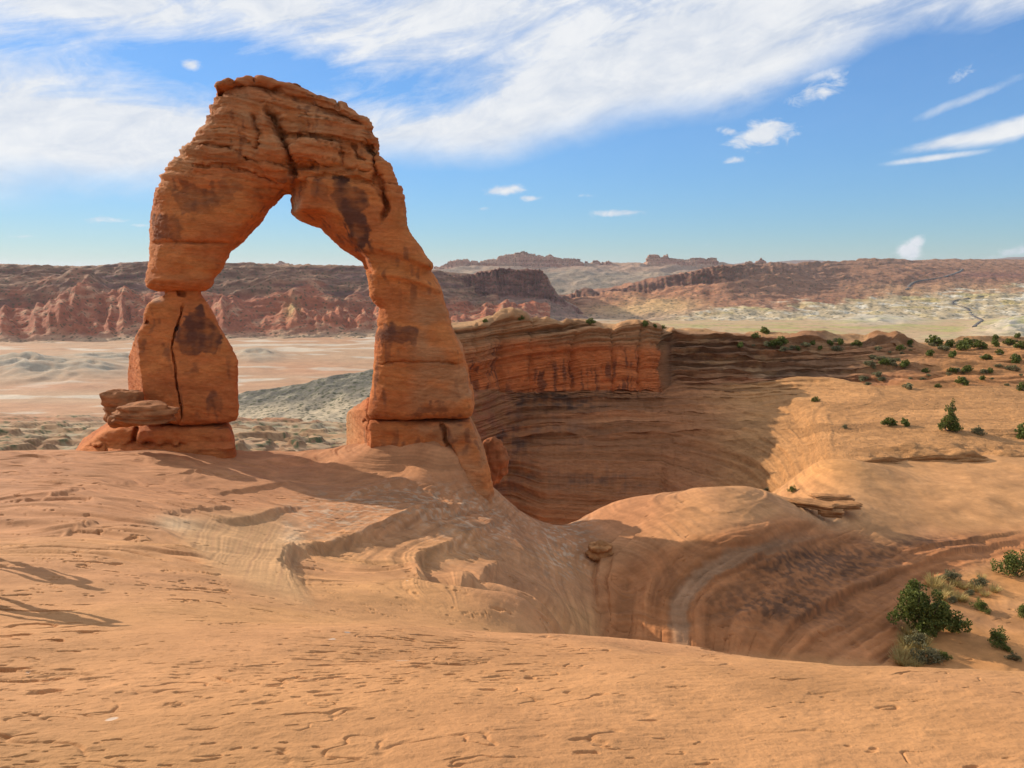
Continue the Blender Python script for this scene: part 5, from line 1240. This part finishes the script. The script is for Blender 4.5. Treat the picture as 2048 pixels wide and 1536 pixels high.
for u_, v_ in spots:
    q = drop(u_ + rs.uniform(-4, 4), v_ + rs.uniform(-3, 3), 20)
    if not q: continue
    o = tuft if k == 0 else tuft.copy()
    if k: COL.objects.link(o)
    o.location = q; o.rotation_euler = (0, 0, rs.uniform(0, 6)); s_ = rs.uniform(.6, 1.1); o.scale = (s_, s_, s_); k += 1
# scrub along the far rim: every bush a thing
rim1 = plant('rim_shrub', 'small dark green shrub on the far canyon rim', 'shrub', [(0, 0, .6, .9, .8, .6), (.7, 0, .4, .6, .6, .4), (-.6, .1, .5, .6, .6, .5), (.1, 0, 1.0, .6, .5, .4)], 700, .22, 651, M_jun, .06, 'stem', 'shrubs along the far canyon rim')
rim2 = plant('rim_brush', 'small grey green brush on the far canyon rim', 'brush', [(0, 0, .4, .8, .7, .4), (.6, 0, .3, .5, .5, .3), (-.5, .1, .3, .5, .5, .3)], 450, .2, 661, M_sage, .05, 'stem', 'grey brush along the far canyon rim')
rs = np.random.RandomState(12)
RIMSPOTS = [(1215, 646, 1), (1180, 648, .6), (1290, 652, .7), (1310, 655, .5), (1350, 655, 1), (1388, 655, 1.0), (1040, 640, .5), (970, 645, .5), (1325, 658, .6), (1530, 668, 1.2), (1510, 676, .7), (1560, 690, 1.2), (1545, 695, 1.0), (1480, 695, .9), (1625, 690, .8), (1680, 688, 1), (1660, 690, .7), (1715, 692, .8), (1595, 700, .6), (1640, 700, .7),
      (1840, 685, 1.2), (1870, 690, 1.4), (1900, 695, 1.2), (1925, 700, 1.4), (1960, 698, 1.4), (1935, 690, 1.0), (1990, 692, 1), (2020, 690, 1.2), (2045, 698, 1.3), (1975, 720, 1.0), (2030, 725, 1.1), (1820, 690, 1.0), (1925, 770, 1.1), (2044, 780, .9), (1905, 745, .8), (1935, 745, .9), (1980, 745, .7), (1810, 735, 1.1), (1770, 730, .9), (1850, 745, .6), (1965, 760, .6), (1780, 852, .7), (1810, 852, .6), (2046, 875, 1.1),
      (1885, 678, .8), (1990, 678, .8), (2035, 676, .9), (1800, 700, .8), (1905, 715, .9), (1860, 712, 1.0), (2000, 708, .8), (1875, 775, .5), (1630, 803, .5)]
first = True
for i, (u_, v_, s_) in enumerate(RIMSPOTS):
    q = drop(u_, v_, 40)
    if not q or q.y > 260: continue
    if first: rim1.location = q; rim1.scale = (s_,)*3; first = False
    else: copy_thing(rim1, q, rs.uniform(0, 6), s_*rs.uniform(.65, .9), rim1['label'])
first = True
for i in range(60):
    u_ = rs.uniform(1700, 2060) if i < 52 else rs.uniform(1440, 1720)
    v_ = rs.uniform(684, 780)**1 if i < 52 else rs.uniform(684, 702)
    q = drop(u_, v_, 40)
    if not q or q.y > 260: continue
    s_ = rs.uniform(.3, .9)
    if first: rim2.location = q; rim2.scale = (s_,)*3; first = False
    else: copy_thing(rim2, q, rs.uniform(0, 6), s_, rim2['label'])

# ------------------------------------------------------------------ the park road winding up the far slope
def ribbon(name, pts, width, mat, lift=1.2):
    P = []
    for (u0, v0), (u1, v1) in zip(pts[:-1], pts[1:]):
        for t in np.linspace(0, 1, 10, endpoint=False):
            q = drop(u0+(u1-u0)*t, v0+(v1-v0)*t, 400)
            if q: P.append(np.array(q))
    P = np.array(P)
    for _ in range(6): P[1:-1] = .25*P[:-2]+.5*P[1:-1]+.25*P[2:]
    t = np.gradient(P, axis=0); n = np.stack([-t[:, 1], t[:, 0], 0*t[:, 0]], 1); n /= np.linalg.norm(n, axis=1)[:, None]+1e-9
    V = np.stack([P-n*width/2, P+n*width/2], 1); V[..., 2] += lift
    skirt = np.stack([V[:, 0]-[0, 0, lift*3], V[:, 0], V[:, 1], V[:, 1]-[0, 0, lift*3]], 1)
    tag(link(name, mesh_from(name, skirt, grid_faces(len(P), 4)), mat), kind='structure')
M_road = plain_mat('old_asphalt', (.13, .115, .10), .9, .15, .05)
ribbon('road', [(1948, 654), (1958, 645), (1966, 641), (1945, 632), (1938, 622), (1934, 616), (1915, 611), (1904, 607), (1908, 601), (1935, 597), (1970, 592)], 9, M_road, 1.5)
ribbon('road', [(1813, 580), (1820, 570), (1830, 563), (1850, 560), (1880, 556), (1905, 549), (1920, 543), (1926, 538)], 13, M_road, 2.5)

# ------------------------------------------------------------------ two walkers just outside the left edge: their shadows lie on the slickrock
M_skin = plain_mat('skin', (.45, .27, .19), .6, .1); M_shirt = plain_mat('walker_shirt', (.10, .16, .30), .9, .15); M_pants = plain_mat('walker_trousers', (.12, .11, .09), .9, .15); M_hair = plain_mat('hair', (.05, .03, .02), .7, .2)
def person(label, tip, h, sex):
    fx = math.cos(SUN_EL)/math.sin(SUN_EL)
    th = Vector((to_sun.x, to_sun.y, 0)).normalized()
    b = Vector(tip); base = None
    for L_ in np.linspace(.8, 9, 160):      # walk towards the sun until the sun line is a body height above the rock
        q = b + th*L_; g = ground_at(q.x, q.y)
        if b.z + L_*math.tan(SUN_EL) - g.z >= h and proj(np.array(q))[0] < -48: base = g; break
    if base is None: return
    root = link('person', None); root.location = base - Vector((0, 0, .02)); root.rotation_euler = (0, 0, R(70)); tag(root, label, 'person')
    k = h/1.75; verts = []; edges = []; rad = []
    def v(x, y, z, r, par=None):
        verts.append((x*k, y*k, z*k)); rad.append(r*k)
        if par is not None: edges.append((par, len(verts)-1))
        return len(verts)-1
    pel = v(0, 0, .95, .13); wa = v(0, 0, 1.10, .125, pel); ch = v(0, .01, 1.30, .15, wa); ne0 = v(0, 0, 1.45, .085, ch); ne = v(0, .01, 1.52, .052, ne0)
    hd = v(0, .015, 1.60, .078, ne); hd2 = v(0, .02, 1.68, .082, hd); v(0, .01, 1.73, .05, hd2)
    for s_ in (-1, 1):
        hp = v(s_*.09, 0, .90, .10, pel); kn = v(s_*.11, .02, .50, .062, hp); an = v(s_*.12, -.01, .09, .042, kn); v(s_*.13, .13, .04, .035, an)
        sh = v(s_*.18, 0, 1.42, .06, ne0); el = v(s_*.24, -.02, 1.14, .042, sh); wr = v(s_*.25, .08, .90, .03, el); pm = v(s_*.25, .11, .83, .028, wr)
        for f, dx in enumerate((-.02, -.007, .007, .02)): v(s_*.25+dx, .135+.004*f, .755-.006*(f % 2), .009, pm)
        v(s_*.25-s_*.03, .14, .82, .01, wr)
    me = bpy.data.meshes.new('body'); me.from_pydata(verts, edges, [])
    o = link('body', me, M_skin, root); me.materials.append(M_shirt); me.materials.append(M_pants)
    sk_ = o.modifiers.new('skin', 'SKIN'); o.modifiers.new('sub', 'SUBSURF').levels = 1; o.modifiers['sub'].render_levels = 1
    for i_, r_ in enumerate(rad): me.skin_vertices[0].data[i_].radius = (r_, r_)
    me.skin_vertices[0].data[0].use_root = True
    dg = bpy.context.evaluated_depsgraph_get(); m2 = bpy.data.meshes.new_from_object(o.evaluated_get(dg)); o.modifiers.clear(); o.data = m2
    m2.materials.clear()
    for mm in (M_skin, M_shirt, M_pants): m2.materials.append(mm)
    for p_ in m2.polygons:
        c = p_.center/k; p_.use_smooth = True
        p_.material_index = 2 if c.z < .98 and abs(c.x) < .2 else 1 if c.z < 1.47 and (abs(c.x) < .17 or c.z > 1.15) else 0
    # hair: a cap over the skull
    bpy_v = []; f_ = []
    for a in range(10):
        for b_ in range(16):
            ph = a/9*1.75; tt = b_/16*2*math.pi; bpy_v.append((.092*math.sin(ph)*math.cos(tt)*k, (.0-.0+.098*math.sin(ph)*math.sin(tt))*k, (1.68+.088*math.cos(ph))*k))
    for a in range(9):
        for b_ in range(16):
            if not (a > 4 and 0 <= b_ <= 8): f_.append((a*16+b_, a*16+(b_+1) % 16, (a+1)*16+(b_+1) % 16, (a+1)*16+b_))
    link('hair', mesh_from('hair', bpy_v, f_), M_hair, root)
for (u_, v_), h_, lb in (((372, 1221), 1.78, 'taller walker standing outside the left edge whose long shadow crosses the rock'), ((272, 1256), 1.66, 'shorter walker standing outside the left edge nearest the camera')):
    q = drop(u_, v_, 2.0)
    if q: person(lb, q, h_, 0)

# ------------------------------------------------------------------ dry desert air
def build_haze():
    m = bpy.data.materials.new('air'); m.use_nodes = True; nt = m.node_tree; nt.nodes.clear()
    pv = nt.nodes.new('ShaderNodeVolumePrincipled'); pv.inputs['Color'].default_value = (.78, .84, 1.0, 1); pv.inputs['Density'].default_value = 1.9e-5; pv.inputs['Anisotropy'].default_value = 0.2
    o = nt.nodes.new('ShaderNodeOutputMaterial'); nt.links.new(pv.outputs[0], o.inputs['Volume'])
    x0, x1, y0, y1, z0, z1 = -45000, 45000, -300, 45000, -1400, 420
    V = [(x, y, z) for x in (x0, x1) for y in (y0, y1) for z in (z0, z1)]
    me = bpy.data.meshes.new('haze'); me.from_pydata(V, [], [(0, 1, 3, 2), (4, 6, 7, 5), (0, 4, 5, 1), (2, 3, 7, 6), (0, 2, 6, 4), (1, 5, 7, 3)])
    tag(link('haze', me, m), kind='stuff')
build_haze()
